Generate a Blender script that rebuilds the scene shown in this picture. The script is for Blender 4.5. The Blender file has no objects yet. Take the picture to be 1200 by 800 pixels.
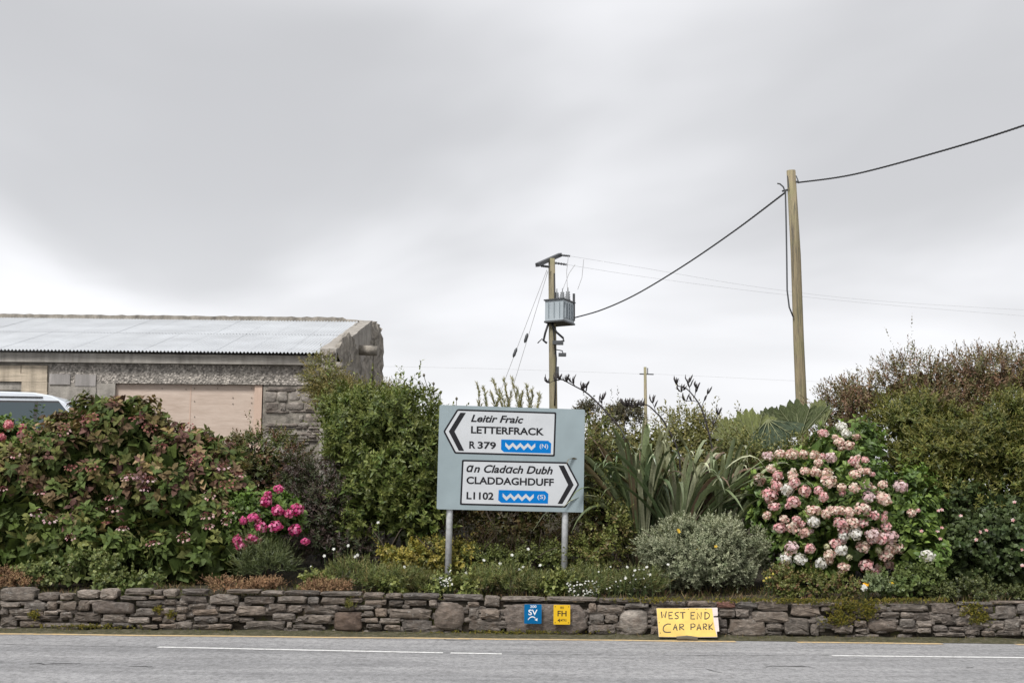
import bpy, math, random
import numpy as np
from mathutils import Vector, Matrix
random.seed(7)
RG = np.random.default_rng(11)
scene = bpy.context.scene
COL = scene.collection
R = math.radians

# ------------------------------------------------------------------ camera
F = 1667.0                                   # focal length in photo pixels (50 mm on 36 mm)
PITCH, ROLL, CAMZ = math.atan(202 / F), R(0.6), 1.6
cd = bpy.data.cameras.new('camera'); cam = bpy.data.objects.new('camera', cd); COL.objects.link(cam)
cd.lens = 50.0; cd.sensor_width = 36.0; cd.clip_start = 0.05; cd.clip_end = 6000
cam.location = (0, 0, CAMZ)
cam.rotation_euler = (Matrix.Rotation(math.pi / 2 + PITCH, 3, 'X') @ Matrix.Rotation(ROLL, 3, 'Z')).to_euler()
scene.camera = cam

# ------------------------------------------------------------------ sky (overcast), sun, exposure
SUN_EL, SUN_AZ = R(52), R(-28)               # high, behind the camera and to its left
w = bpy.data.worlds.new('World'); scene.world = w; w.use_nodes = True
nt = w.node_tree; nt.nodes.clear()
def wn(t, **k):
    n = nt.nodes.new(t)
    for a, b in k.items(): setattr(n, a, b)
    return n
def wmath(op, a, b=None, c=None):
    n = wn('ShaderNodeMath', operation=op)
    for i, v in enumerate((a, b, c)):
        if v is None: continue
        if isinstance(v, (int, float)): n.inputs[i].default_value = v
        else: nt.links.new(v, n.inputs[i])
    return n.outputs[0]
sky = wn('ShaderNodeTexSky', sky_type='NISHITA'); sky.sun_disc = False
sky.sun_elevation = SUN_EL; sky.sun_rotation = math.pi + SUN_AZ; sky.air_density = 1.0; sky.dust_density = 2.0
tc = wn('ShaderNodeTexCoord')
sp = wn('ShaderNodeSeparateXYZ'); nt.links.new(tc.outputs['Generated'], sp.inputs[0])
el = wmath('ABSOLUTE', sp.outputs[2])
den = wmath('ADD', el, 0.34)
cx = wmath('DIVIDE', sp.outputs[0], den); cy = wmath('DIVIDE', sp.outputs[1], den)
cc = wn('ShaderNodeCombineXYZ'); nt.links.new(cx, cc.inputs[0]); nt.links.new(cy, cc.inputs[1]); cc.inputs[2].default_value = 5.5
def wnoise(scale, detail, rough, dist):
    n = wn('ShaderNodeTexNoise'); n.inputs['Scale'].default_value = scale; n.inputs['Detail'].default_value = detail
    n.inputs['Roughness'].default_value = rough; n.inputs['Distortion'].default_value = dist
    nt.links.new(cc.outputs[0], n.inputs['Vector']); return n.outputs[0]
n1 = wnoise(1.2, 4.5, 0.46, 0.6); n2 = wnoise(2.4, 4.0, 0.5, 0.3)
def wrange(v, a, b, c, d):
    n = wn('ShaderNodeMapRange', interpolation_type='SMOOTHSTEP'); nt.links.new(v, n.inputs[0])
    for i, x in enumerate((a, b, c, d)): n.inputs[i + 1].default_value = x
    return n.outputs[0]
base = wrange(el, 0.0, 0.36, 8.0, 6.9)       # thin bright cloud near the horizon, thicker grey higher up
band = wmath('MULTIPLY', wrange(n1, 0.34, 0.66, 0.70, 1.11), wrange(n2, 0.25, 0.75, 0.98, 1.02))
amt = wrange(el, 0.02, 0.22, 0.25, 1.0)
lum = wmath('MULTIPLY', base, wmath('ADD', 1.0, wmath('MULTIPLY', amt, wmath('SUBTRACT', band, 1.0))))
cl = wn('ShaderNodeVectorMath', operation='SCALE'); cl.inputs[0].default_value = (0.985, 0.985, 1.01); nt.links.new(lum, cl.inputs['Scale'])
mx = wn('ShaderNodeMix', data_type='RGBA'); mx.inputs[0].default_value = 0.94
nt.links.new(sky.outputs[0], mx.inputs[6]); nt.links.new(cl.outputs[0], mx.inputs[7])
bg = wn('ShaderNodeBackground'); bg.inputs['Strength'].default_value = 0.0565
nt.links.new(mx.outputs[2], bg.inputs['Color'])
wo = wn('ShaderNodeOutputWorld'); nt.links.new(bg.outputs[0], wo.inputs['Surface'])

sd = bpy.data.lights.new('sun', 'SUN'); sd.energy = 1.5; sd.angle = R(15); sd.color = (1.0, 0.975, 0.94)
sun = bpy.data.objects.new('sun', sd); COL.objects.link(sun)
sdir = Vector((math.sin(SUN_AZ) * math.cos(SUN_EL), -math.cos(SUN_AZ) * math.cos(SUN_EL), math.sin(SUN_EL)))  # towards the sun
sun.rotation_euler = sdir.to_track_quat('Z', 'Y').to_euler(); sun.location = (0, -10, 30)
vs = scene.view_settings
vs.view_transform = 'Standard'; vs.look = 'None'; vs.gamma = 1.0; vs.use_curve_mapping = False; vs.exposure = 1.22
scene.render.engine = 'CYCLES'
scene.cycles.use_denoising = True
scene.cycles.max_bounces = 6; scene.cycles.diffuse_bounces = 3; scene.cycles.transparent_max_bounces = 4

# ------------------------------------------------------------------ survey helpers: photo pixel -> place
_f = np.array((0, math.cos(PITCH), math.sin(PITCH))); _u0 = np.array((0, -math.sin(PITCH), math.cos(PITCH))); _r0 = np.array((1., 0, 0))
_r = _r0 * math.cos(ROLL) + _u0 * math.sin(ROLL); _u = -_r0 * math.sin(ROLL) + _u0 * math.cos(ROLL)
CAM = np.array((0, 0, CAMZ))
def ray(px, py): return _f + _r * (px - 600) / F + _u * (400 - py) / F
def P(px, py, Y):
    d = ray(px, py); return CAM + d * (Y / d[1])
def ground(Y):
    k = [(-5000, 0), (19.0, 0), (19.15, .46), (20.4, .60), (22.0, .95), (24.8, 1.95), (30, 2.05), (60, 2.4), (5000, 2.6)]
    for (a, b), (c, d) in zip(k, k[1:]):
        if Y <= c: return b + (d - b) * (Y - a) / (c - a)
    return 2.6

# ------------------------------------------------------------------ materials
def links(m): return m.node_tree.links
def newmat(name):
    m = bpy.data.materials.new(name); m.use_nodes = True
    return m, m.node_tree.nodes, m.node_tree.links, m.node_tree.nodes['Principled BSDF']
def noise(N, L, vec, scale, detail=4, rough=.55, dist=0.):
    n = N.new('ShaderNodeTexNoise'); n.inputs['Scale'].default_value = scale; n.inputs['Detail'].default_value = detail
    n.inputs['Roughness'].default_value = rough; n.inputs['Distortion'].default_value = dist
    L.new(vec, n.inputs['Vector']); return n.outputs[0]
def ramp(N, L, fac, stops, interp='LINEAR'):
    r = N.new('ShaderNodeValToRGB'); r.color_ramp.interpolation = interp
    e = r.color_ramp.elements
    while len(e) < len(stops): e.new(.5)
    for x, (p, c) in zip(e, stops):
        x.position = p; x.color = (*c, 1) if len(c) == 3 else c
    L.new(fac, r.inputs[0]); return r.outputs[0]
def mixc(N, L, fac, a, b, blend='MIX'):
    m = N.new('ShaderNodeMix'); m.data_type = 'RGBA'; m.blend_type = blend
    for i, v in ((0, fac), (6, a), (7, b)):
        if isinstance(v, (int, float)): m.inputs[i].default_value = v
        elif isinstance(v, tuple): m.inputs[i].default_value = (*v, 1)
        else: L.new(v, m.inputs[i])
    return m.outputs[2]
def bump(N, L, bs, h, strength, dist):
    b = N.new('ShaderNodeBump'); b.inputs['Strength'].default_value = strength; b.inputs['Distance'].default_value = dist
    L.new(h, b.inputs['Height']); L.new(b.outputs[0], bs.inputs['Normal']); return b
def geo(N, what='Position'): return N.new('ShaderNodeNewGeometry').outputs[what]
def mapv(N, L, vec, scale):
    m = N.new('ShaderNodeMapping'); m.inputs['Scale'].default_value = scale; L.new(vec, m.inputs['Vector']); return m.outputs[0]
BW = lambda v: (v, v, v)

def mat_plain(name, c, rough=.6, metal=0., var=.12, scale=6., bmp=.0, bscale=60.):
    m, N, L, b = newmat(name); g = geo(N)
    if name.startswith(('sign', 'plate')): b.inputs['Specular IOR Level'].default_value = .12
    f = noise(N, L, g, scale, 5)
    lo = tuple(x * (1 - var) for x in c); hi = tuple(min(1, x * (1 + var)) for x in c)
    L.new(ramp(N, L, f, [(.3, lo), (.7, hi)]), b.inputs['Base Color'])
    b.inputs['Roughness'].default_value = rough; b.inputs['Metallic'].default_value = metal
    if bmp: bump(N, L, b, noise(N, L, g, bscale, 4), bmp, .01)
    return m

def mat_leaf(name, rough=.45, trans=.22, spec=.35, gain=(1.66, 1.50, 1.36)):
    m, N, L, b = newmat(name)
    a = N.new('ShaderNodeAttribute'); a.attribute_name = 'Col'
    f = noise(N, L, geo(N), 38., 3)
    c = mixc(N, L, 1.0, a.outputs['Color'], ramp(N, L, f, [(.3, tuple(.72 * k for k in gain)), (.7, tuple(1.22 * k for k in gain))]), 'MULTIPLY')
    L.new(c, b.inputs['Base Color']); b.inputs['Roughness'].default_value = rough
    b.inputs['Specular IOR Level'].default_value = spec
    t = N.new('ShaderNodeBsdfTranslucent'); L.new(mixc(N, L, 1.0, c, (1.0, 1.0, .6), 'MULTIPLY'), t.inputs['Color'])
    ms = N.new('ShaderNodeMixShader'); ms.inputs[0].default_value = trans
    L.new(b.outputs[0], ms.inputs[1]); L.new(t.outputs[0], ms.inputs[2])
    L.new(ms.outputs[0], N['Material Output'].inputs['Surface']); return m

def mat_asphalt():
    m, N, L, b = newmat('asphalt'); g = geo(N)
    fine = noise(N, L, g, 55., 6, .8); mid = noise(N, L, mapv(N, L, g, (.5, 1.6, 1)), 2.2, 5, .6); big = noise(N, L, mapv(N, L, g, (.12, .9, 1)), 1.3, 4); spk = noise(N, L, mapv(N, L, g, (1., .45, 1)), 16., 4, .7)
    c = ramp(N, L, fine, [(.28, BW(.15)), (.5, (.285,.285,.29)), (.72, (.46, .46, .468))])
    c = mixc(N, L, 1., c, ramp(N, L, spk, [(.32, BW(.66)), (.5, BW(1.)), (.7, BW(1.22))]), 'MULTIPLY')
    c = mixc(N, L, 1., c, ramp(N, L, mid, [(.3, BW(.80)), (.7, BW(1.12))]), 'MULTIPLY')
    c = mixc(N, L, 1., c, ramp(N, L, big, [(.3, BW(.78)), (.7, (1.14, 1.13, 1.12))]), 'MULTIPLY')
    L.new(c, b.inputs['Base Color']); b.inputs['Roughness'].default_value = .85
    bump(N, L, b, fine, .7, .012); return m

def mat_paint(name, c, wear=.5):
    m, N, L, b = newmat(name); g = geo(N)
    f = noise(N, L, g, 26., 6, .75)
    L.new(mixc(N, L, ramp(N, L, f, [(wear - .14, BW(0)), (wear + .06, BW(1))]), (.27, .26, .25), c), b.inputs['Base Color'])
    b.inputs['Roughness'].default_value = .7; return m

def mat_stone(name, tones, lichen=.5, moss=.0, scale=9., bmp=.8):
    m, N, L, b = newmat(name); g = geo(N)
    oi = N.new('ShaderNodeObjectInfo')
    basec = ramp(N, L, oi.outputs['Random'], [(i / max(1, len(tones) - 1), t) for i, t in enumerate(tones)])
    f = noise(N, L, mapv(N, L, g, (1, 1, 2.2)), scale, 7, .65, .4)
    c = mixc(N, L, 1., basec, ramp(N, L, f, [(.25, BW(.42)), (.48, BW(1.1)), (.75, BW(2.4))]), 'MULTIPLY')
    f2 = noise(N, L, g, 21., 6, .65)
    spots = ramp(N, L, f2, [(.60, BW(0)), (.68, BW(lichen))])
    c = mixc(N, L, spots, c, (.40, .39, .36))
    f4 = noise(N, L, g, 5., 4, .6); c = mixc(N, L, ramp(N, L, f4, [(.55, BW(0)), (.75, BW(.45))]), c, (.13, .085, .055))
    if moss:
        f3 = noise(N, L, g, 3.2, 5, .6)
        c = mixc(N, L, ramp(N, L, f3, [(.62 - moss * .2, BW(0)), (.70 - moss * .2, BW(.85))]), c, (.075, .08, .022))
    L.new(c, b.inputs['Base Color']); b.inputs['Roughness'].default_value = .92; b.inputs['Specular IOR Level'].default_value = .25
    bump(N, L, b, noise(N, L, mapv(N, L, g, (1, 1, 2.5)), 22., 9, .75, .6), bmp, .06); return m

def mat_concrete(name, c, streak=(1, 1, 1), scale=3., var=.45, bmp=.5, pebble=0.):
    m, N, L, b = newmat(name); g = geo(N)
    f = noise(N, L, mapv(N, L, g, streak), scale, 8, .68)
    c1 = ramp(N, L, f, [(.25, tuple(x * (1 - var) for x in c)), (.5, c), (.78, tuple(min(1, x * (1 + var)) for x in c))])
    st = noise(N, L, mapv(N, L, g, (3., 3., .25)), 2.5, 5, .6)
    c1 = mixc(N, L, 1., c1, ramp(N, L, st, [(.3, BW(.7)), (.6, BW(1.08))]), 'MULTIPLY')
    if pebble:
        v = N.new('ShaderNodeTexVoronoi'); v.inputs['Scale'].default_value = 26.; L.new(g, v.inputs['Vector'])
        c1 = mixc(N, L, pebble, c1, ramp(N, L, v.outputs['Color'], [(.1, BW(.35)), (.55, BW(.9)), (.9, BW(1.8))]), 'MULTIPLY')
        bump(N, L, b, v.outputs['Distance'], .8, .03)
    else: bump(N, L, b, noise(N, L, g, 30., 7, .7), bmp, .02)
    L.new(c1, b.inputs['Base Color']); b.inputs['Roughness'].default_value = .93; return m

def mat_wood(name, a, bcol, stretch, scale=4., rough=.8, streak=0.):
    m, N, L, b = newmat(name); g = geo(N)
    f = noise(N, L, mapv(N, L, g, stretch), scale, 7, .65, .6); f2 = noise(N, L, mapv(N, L, g, stretch), scale * 5, 5, .7)
    c = mixc(N, L, .45, ramp(N, L, f, [(.3, a), (.68, bcol)]), ramp(N, L, f2, [(.3, a), (.7, bcol)]))
    if streak:
        f3 = noise(N, L, mapv(N, L, g, (9, 9, .5)), 2.6, 6, .7, .3); c = mixc(N, L, ramp(N, L, f3, [(.5, BW(0)), (.62, BW(streak))]), c, (.07, .065, .055))
        f4 = noise(N, L, g, 1.7, 4); c = mixc(N, L, ramp(N, L, f4, [(.45, BW(0)), (.65, BW(.5))]), c, (.20, .20, .095))
    L.new(c, b.inputs['Base Color']); b.inputs['Roughness'].default_value = rough
    bump(N, L, b, f2, .4, .01); return m

def mat_soil(name, cols, scale=6.):
    m, N, L, b = newmat(name); g = geo(N)
    f = noise(N, L, g, scale, 8, .7)
    L.new(ramp(N, L, f, [(.3 + .4 * i / (len(cols) - 1), c) for i, c in enumerate(cols)]), b.inputs['Base Color'])
    b.inputs['Roughness'].default_value = .95; bump(N, L, b, noise(N, L, g, 40., 6, .7), .8, .03); return m

M = dict(
    leaf=mat_leaf('leaf'), gloss=mat_leaf('glossy_leaf', .32, .15, .5), matte=mat_leaf('matte_leaf', .65, .2, .2),
    petal=mat_leaf('petal', .6, .3, .2, (1., 1., 1.)), strap=mat_leaf('strap_leaf', .3, .12, .6, (1.54, 1.48, 1.28)), dry=mat_leaf('dry_plant', .9, .05, .1),
    bark=mat_wood('bark', (.035, .025, .018), (.10, .075, .05), (1, 1, .2)),
    asphalt=mat_asphalt(), white_line=mat_paint('white_road_paint', (.74, .74, .73), .47), yellow_line=mat_paint('yellow_road_paint', (.66, .47, .22), .49),
    crack=mat_plain('tar_crack', (.03, .03, .03), .8),
    stone=mat_stone('wall_stone', [(.075, .066, .058), (.16, .138, .118), (.21, .168, .135), (.10, .09, .082), (.28, .24, .205), (.085, .072, .062), (.19, .158, .13), (.14, .127, .115), (.24, .19, .15)], .75),
    boulder=mat_stone('boulder_stone', [(.14, .115, .095), (.17, .14, .118), (.12, .105, .095)], .55),
    slate=mat_stone('flat_brown_stone', [(.085, .062, .05), (.10, .075, .06)], .1, bmp=.4),
    pale=mat_stone('pale_lichen_stone', [(.24, .21, .18), (.27, .24, .21)], .9),
    red=mat_stone('reddish_stone', [(.20, .10, .08), (.22, .115, .09)], .2),
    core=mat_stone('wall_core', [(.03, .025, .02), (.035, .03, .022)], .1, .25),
    bstone=mat_stone('masonry_stone', [(.20, .175, .155), (.34, .31, .275), (.26, .225, .195), (.14, .12, .105), (.30, .27, .24)], .7, scale=6.),
    soil=mat_soil('soil', [(.02, .016, .01), (.045, .035, .022), (.05, .055, .02)]),
    verge=mat_soil('mossy_grit', [(.03, .03, .014), (.07, .065, .03), (.16, .14, .10)], 14.),
    concrete=mat_concrete('grey_concrete', (.33, .305, .27), bmp=.8),
    band=mat_concrete('board_marked_concrete', (.30, .28, .25), (.35, 1, 3.5), 3.),
    pebble=mat_concrete('pebble_render', (.34, .31, .275), (1, 1, 1), 3., .35, .5, .8),
    block=mat_concrete('beige_concrete_block', (.46, .39, .30), (.4, 1, 5), 3.),
    patch=mat_concrete('smooth_cement_patch', (.32, .30, .285), (2, 1, .4), 2., .25, .3),
    stub=mat_concrete('crumbling_rubble', (.26, .235, .20), (1, 1, 1), 5., .75, 1.),
    roof=mat_plain('galvanised_roof', (.53, .55, .57), .5, .0, .12, .9),
    ply=mat_wood('plywood', (.42, .325, .26), (.64, .53, .45), (.3, 1, 2.0), 2.2),
    ply_post=mat_wood('pine_post', (.50, .36, .28), (.60, .45, .36), (3, 3, .3), 3.),
    dark=mat_plain('painted_interior_shade', (.02, .018, .016), .9),  # near-black colour stands in for the shade inside doorway and window
    sign_grey=mat_plain('sign_grey', (.285, .345, .365), .5, 0, .07, 2.5), sign_white=mat_plain('sign_white', (.55, .57, .59), .4, 0, .05, 3.),
    sign_black=mat_plain('sign_black', (.022, .022, .025), .4), sign_blue=mat_plain('sign_blue', (.0, .165, .50), .6, 0, .03),
    sign_back=mat_plain('sign_back', (.30, .30, .30), .5), galv=mat_plain('galvanised_post', (.50, .51, .52), .5, .1, .22, 14.),
    plate_blue=mat_plain('plate_blue', (.0, .11, .28), .6, 0, .08), plate_white=mat_plain('plate_white', (.75, .77, .8), .5),
    plate_yellow=mat_plain('plate_yellow', (.66, .42, .022), .45, 0, .06), plate_black=mat_plain('plate_black', (.04, .03, .02), .5),
    board_yellow=mat_plain('hand_painted_yellow', (.68, .47, .11), .6, 0, .16, 5.), board_white=mat_wood('bare_white_board', (.55, .47, .44), (.66, .60, .57), (1, 1, 4), 4.),
    marker=mat_plain('black_marker', (.035, .028, .018), .6, 0, .3, 20.),
    stick=mat_wood('weathered_stick', (.05, .045, .035), (.17, .15, .11), (.3, 1, 3), 9.),
    pole_a=mat_wood('weathered_pole', (.13, .105, .07), (.40, .33, .20), (6, 6, .35), 2., .85, .85), pole_b=mat_wood('green_tinted_pole', (.24, .20, .12), (.33, .29, .19), (3, 3, .25), 3., .8, .5),
    steel=mat_plain('dull_steel', (.09, .095, .10), .55, .4), cable=mat_plain('black_cable', (.02, .02, .022), .6), wire=mat_plain('thin_wire', (.42, .42, .43), .5),
    tank=mat_plain('transformer_grey', (.42, .47, .50), .5, .1, .08, 3.), porcelain=mat_plain('porcelain', (.24, .25, .26), .3),
    van_white=mat_plain('van_paint', (.62, .66, .71), .25, 0, .02), trim=mat_plain('black_trim', (.02, .02, .022), .5), rubber=mat_plain('tyre_rubber', (.02, .02, .02), .8),
    rim=mat_plain('wheel_rim', (.4, .4, .42), .35, .6),
)
gm, gN, gL, gb = newmat('van_glass'); gb.inputs['Base Color'].default_value = (.055, .075, .085, 1); gb.inputs['Roughness'].default_value = .08; gb.inputs['Specular IOR Level'].default_value = .6; M['glass'] = gm

# ------------------------------------------------------------------ object helpers
def prop(o, label=None, cat=None, group=None, kind=None):
    for k, v in (('label', label), ('category', cat), ('group', group), ('kind', kind)):
        if v: o[k] = v
    return o
def empty(name, loc, label=None, cat=None, group=None):
    o = bpy.data.objects.new(name, None); o.empty_display_size = .2; COL.objects.link(o); o.location = tuple(float(x) for x in loc)
    return prop(o, label, cat, group)
def link(name, me, mat, parent=None, smooth=False):
    if mat is not None and len(me.materials) == 0: me.materials.append(mat)
    if smooth: me.polygons.foreach_set('use_smooth', [True] * len(me.polygons))
    o = bpy.data.objects.new(name, me); COL.objects.link(o)
    if parent: o.parent = parent
    return o
def root_of(parent):
    z = Vector((0, 0, 0))
    while parent is not None: z = z + Vector(parent.location); parent = parent.parent
    return z
class MB:
    """collects verts and faces in world coordinates; build() makes one mesh object"""
    def __init__(s): s.v = []; s.f = []
    def add(s, vs, fs):
        n = len(s.v); s.v += [tuple(float(c) for c in p) for p in vs]; s.f += [tuple(i + n for i in f) for f in fs]; return s
    def box(s, x0, x1, y0, y1, z0, z1):
        return s.add([(x0, y0, z0), (x1, y0, z0), (x1, y1, z0), (x0, y1, z0), (x0, y0, z1), (x1, y0, z1), (x1, y1, z1), (x0, y1, z1)],
                     [(0, 3, 2, 1), (4, 5, 6, 7), (0, 1, 5, 4), (1, 2, 6, 5), (2, 3, 7, 6), (3, 0, 4, 7)])
    def tube(s, pts, rad, n=8, cap=True):
        pts = [Vector(tuple(float(c) for c in p)) for p in pts]; k = len(pts)
        if isinstance(rad, (int, float)): rad = [rad] * k
        vs = []; prev = None
        for i in range(k):
            t = (pts[min(i + 1, k - 1)] - pts[max(i - 1, 0)]).normalized()
            a = prev if prev is not None else (Vector((0, 0, 1)) if abs(t.z) < .9 else Vector((1, 0, 0)))
            u = (a - t * a.dot(t))
            if u.length < 1e-5: u = t.orthogonal()
            u.normalize(); v = t.cross(u); prev = u
            for j in range(n):
                an = 2 * math.pi * j / n; vs.append(pts[i] + (u * math.cos(an) + v * math.sin(an)) * rad[i])
        fs = [(i * n + j, i * n + (j + 1) % n, (i + 1) * n + (j + 1) % n, (i + 1) * n + j) for i in range(k - 1) for j in range(n)]
        if cap: fs += [tuple(range(n - 1, -1, -1)), tuple((k - 1) * n + j for j in range(n))]
        return s.add(vs, fs)
    def prism(s, poly, a, b):
        """poly: points; a,b: offset vectors for the near and far copy"""
        n = len(poly); a = Vector(a); b = Vector(b)
        vs = [Vector(p) + a for p in poly] + [Vector(p) + b for p in poly]
        fs = [tuple(range(n)), tuple(range(2 * n - 1, n - 1, -1))] + [(i, i + n, (i + 1) % n + n, (i + 1) % n) for i in range(n)]
        return s.add(vs, fs)
    def mesh(s, name, off=(0, 0, 0)):
        me = bpy.data.meshes.new(name)
        me.from_pydata([(p[0] - off[0], p[1] - off[1], p[2] - off[2]) for p in s.v], [], s.f); me.validate(); me.update(); return me
    def build(s, name, mat, parent=None, smooth=False):
        o = link(name, s.mesh(name, root_of(parent)), mat, parent, smooth)
        return o
def fix_normals(o):
    import bmesh
    b = bmesh.new(); b.from_mesh(o.data); bmesh.ops.recalc_face_normals(b, faces=b.faces); b.to_mesh(o.data); b.free(); return o
def origin_to_base(o):
    """puts a one-mesh thing's origin at its lowest point"""
    co = np.empty(len(o.data.vertices) * 3); o.data.vertices.foreach_get('co', co); co = co.reshape(-1, 3)
    c = Vector(((co[:, 0].min() + co[:, 0].max()) / 2, (co[:, 1].min() + co[:, 1].max()) / 2, co[:, 2].min()))
    o.data.transform(Matrix.Translation(-c)); o.location = Vector(o.location) + c; return o
def np_mesh(name, V, T, col=None, off=(0, 0, 0)):
    me = bpy.data.meshes.new(name); V = np.asarray(V, np.float32) - np.asarray(off, np.float32); T = np.asarray(T, np.int32)
    me.vertices.add(len(V)); me.vertices.foreach_set('co', V.ravel())
    me.loops.add(T.size); me.loops.foreach_set('vertex_index', T.ravel())
    me.polygons.add(len(T)); me.polygons.foreach_set('loop_start', np.arange(len(T), dtype=np.int32) * T.shape[1])
    if col is not None:
        a = me.attributes.new('Col', 'FLOAT_COLOR', 'POINT')
        a.data.foreach_set('color', np.concatenate([col, np.ones((len(col), 1))], 1).astype(np.float32).ravel())
    me.update(); return me
def nrm(a): return a / np.maximum(np.linalg.norm(a, axis=-1, keepdims=True), 1e-9)

# ------------------------------------------------------------------ foliage kit
TPL = {
 'small': (np.array([(0, 0, 0), (.42, .5, .05), (.42, -.5, .05), (.5, 0, -.03), (1, 0, -.14)]), np.array([(0, 3, 1), (0, 2, 3), (1, 3, 4), (3, 2, 4)])),
 'ovate': (np.array([(0, 0, 0), (.25, .46, .07), (.62, .42, .03), (.25, -.46, .07), (.62, -.42, .03), (.3, 0, -.01), (.65, 0, -.05), (1, 0, -.2)]),
           np.array([(0, 5, 1), (0, 3, 5), (1, 5, 6), (1, 6, 2), (5, 3, 4), (5, 4, 6), (2, 6, 7), (6, 4, 7)])),
 'blade': (np.array([(0, .5, 0), (0, -.5, 0), (.5, .4, .06), (.5, -.4, .06), (1, 0, -.12)]), np.array([(0, 1, 3), (0, 3, 2), (2, 3, 4)])),
}
class Leaves:
    def __init__(s): s.V = []; s.T = []; s.C = []; s.n = 0
    def add(s, Pn, A, Nn, L, W, col, tpl='small'):
        tv, tf = TPL[tpl]; n = len(Pn)
        if n == 0: return
        A = nrm(A); S = nrm(np.cross(A, Nn)); N2 = np.cross(S, A)
        L = np.broadcast_to(L, (n,)); W = np.broadcast_to(W, (n,))
        V = Pn[:, None] + A[:, None] * (L[:, None] * tv[:, 0])[..., None] + S[:, None] * (W[:, None] * tv[:, 1])[..., None] + N2[:, None] * (L[:, None] * tv[:, 2])[..., None]
        k = len(tv); s.V.append(V.reshape(-1, 3)); s.T.append((tf[None] + (np.arange(n) * k)[:, None, None] + s.n).reshape(-1, 3))
        s.C.append(np.repeat(col, k, 0)); s.n += n * k
    def build(s, name, mat, parent, kind='stuff'):
        V = np.concatenate(s.V); T = np.concatenate(s.T); C = np.concatenate(s.C)
        o = link(name, np_mesh(name, V, T, C, root_of(parent)), mat, parent)
        if kind: o['kind'] = kind
        return o
def pick(pal, n):
    pal = np.array([p[:3] for p in pal]); return pal[RG.integers(0, len(pal), n)]
def shoots(lv, p, d, nl, s, L, W, col, tipcol=None, tipmix=.5, tpl='small', a0=80, a1=25, jit=.25, cjit=.25, gravity=0.):
    """p,d (m,3); col (m,3) per-shoot colour"""
    m = len(p)
    if m == 0: return
    d = nrm(d); ref = np.where(np.abs(d[:, 2:3]) < .9, np.array([[0, 0, 1.]]), np.array([[1., 0, 0]]))
    U = nrm(np.cross(d, ref)); Vv = np.cross(d, U)
    t = np.linspace(.12, 1, nl); az = (np.arange(nl) * 2.4)[None] + RG.uniform(0, 6.28, (m, 1)) + RG.normal(0, .4, (m, nl))
    al = np.radians(a0 + (a1 - a0) * t)[None] + RG.normal(0, jit, (m, nl))
    rad = np.cos(az)[..., None] * U[:, None] + np.sin(az)[..., None] * Vv[:, None]
    A = d[:, None] * np.cos(al)[..., None] + rad * np.sin(al)[..., None]
    A[..., 2] -= gravity
    Nn = d[:, None] * np.sin(al)[..., None] - rad * np.cos(al)[..., None] + RG.normal(0, .15, (m, nl, 3))
    S = np.broadcast_to(s, (m,)); Pn = p[:, None] + d[:, None] * (S[:, None] * t[None])[..., None]
    LL = np.broadcast_to(L, (m,))[:, None] * (1 - .35 * t[None] ** 2) * RG.uniform(.7, 1.25, (m, nl))
    C = np.repeat(col[:, None], nl, 1)
    if tipcol is not None:
        k = (t ** 3 * tipmix)[None, :, None]; C = C * (1 - k) + np.asarray(tipcol)[None, None] * k
    C = C * RG.uniform(1 - cjit, 1 + cjit, (m, nl, 1))
    ws = W / L if np.isscalar(L) else W / np.mean(L)
    lv.add(Pn.reshape(-1, 3), A.reshape(-1, 3), Nn.reshape(-1, 3), LL.ravel(), (LL * ws).ravel(), C.reshape(-1, 3), tpl)
def blob(px, py, rx, rz, Y, ry):
    s = F / Y; c = P(px, py, Y); return (c, np.array((rx / s, ry, rz / s)))
def blob_surface(blobs, n, back=.5, low=None):
    """points and normals spread over the outer skin of a union of ellipsoids"""
    area = np.array([r[0] * r[2] + r[0] * r[1] + r[1] * r[2] for _, r in blobs]); out = []
    for i, (c, r) in enumerate(blobs):
        k = int(n * area[i] / area.sum() * 1.6) + 4
        u = nrm(RG.normal(size=(k, 3))); p = c + u * r; nn = nrm(u / r)
        keep = (nn[:, 1] < back) & (nn[:, 2] > -.75)
        for j, (c2, r2) in enumerate(blobs):
            if j != i: keep &= (((p - c2) / r2) ** 2).sum(1) > .86
        g = np.array([ground(float(y)) for y in p[:, 1]])
        keep &= p[:, 2] > g + .04
        out.append((p[keep], nn[keep]))
    p = np.concatenate([a for a, _ in out]); nn = np.concatenate([b for _, b in out])
    if len(p) > n: idx = RG.permutation(len(p))[:n]; p, nn = p[idx], nn[idx]
    return p, nn
def hit(blobs, px, py, inflate=1.06):
    """front skin of the shrub on the sight line of a pixel"""
    d = ray(px, py); best = None
    for c, r in blobs:
        o_ = (CAM - c) / (r * inflate); dd = d / (r * inflate)
        a = dd @ dd; b = 2 * o_ @ dd; q = o_ @ o_ - 1; D = b * b - 4 * a * q
        if D > 0:
            t = (-b - math.sqrt(D)) / (2 * a)
            if best is None or t < best: best = t
    if best is None: return None
    return CAM + d * best
def core_leaves(lv, blobs, dens, L, W, pal, shrink=.84, dark=.8):  # oversized inner leaves added to block light, tinted darker than the outer ones
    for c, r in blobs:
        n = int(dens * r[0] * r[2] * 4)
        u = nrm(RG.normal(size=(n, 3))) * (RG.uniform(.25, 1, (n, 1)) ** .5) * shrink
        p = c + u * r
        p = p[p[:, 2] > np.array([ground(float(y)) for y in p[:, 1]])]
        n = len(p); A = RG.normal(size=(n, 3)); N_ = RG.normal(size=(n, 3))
        lv.add(p, A, N_, RG.uniform(.7, 1.3, n) * L, RG.uniform(.7, 1.3, n) * W, pick(pal, n) * dark * RG.uniform(.7, 1.2, (n, 1)), 'small')
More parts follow.
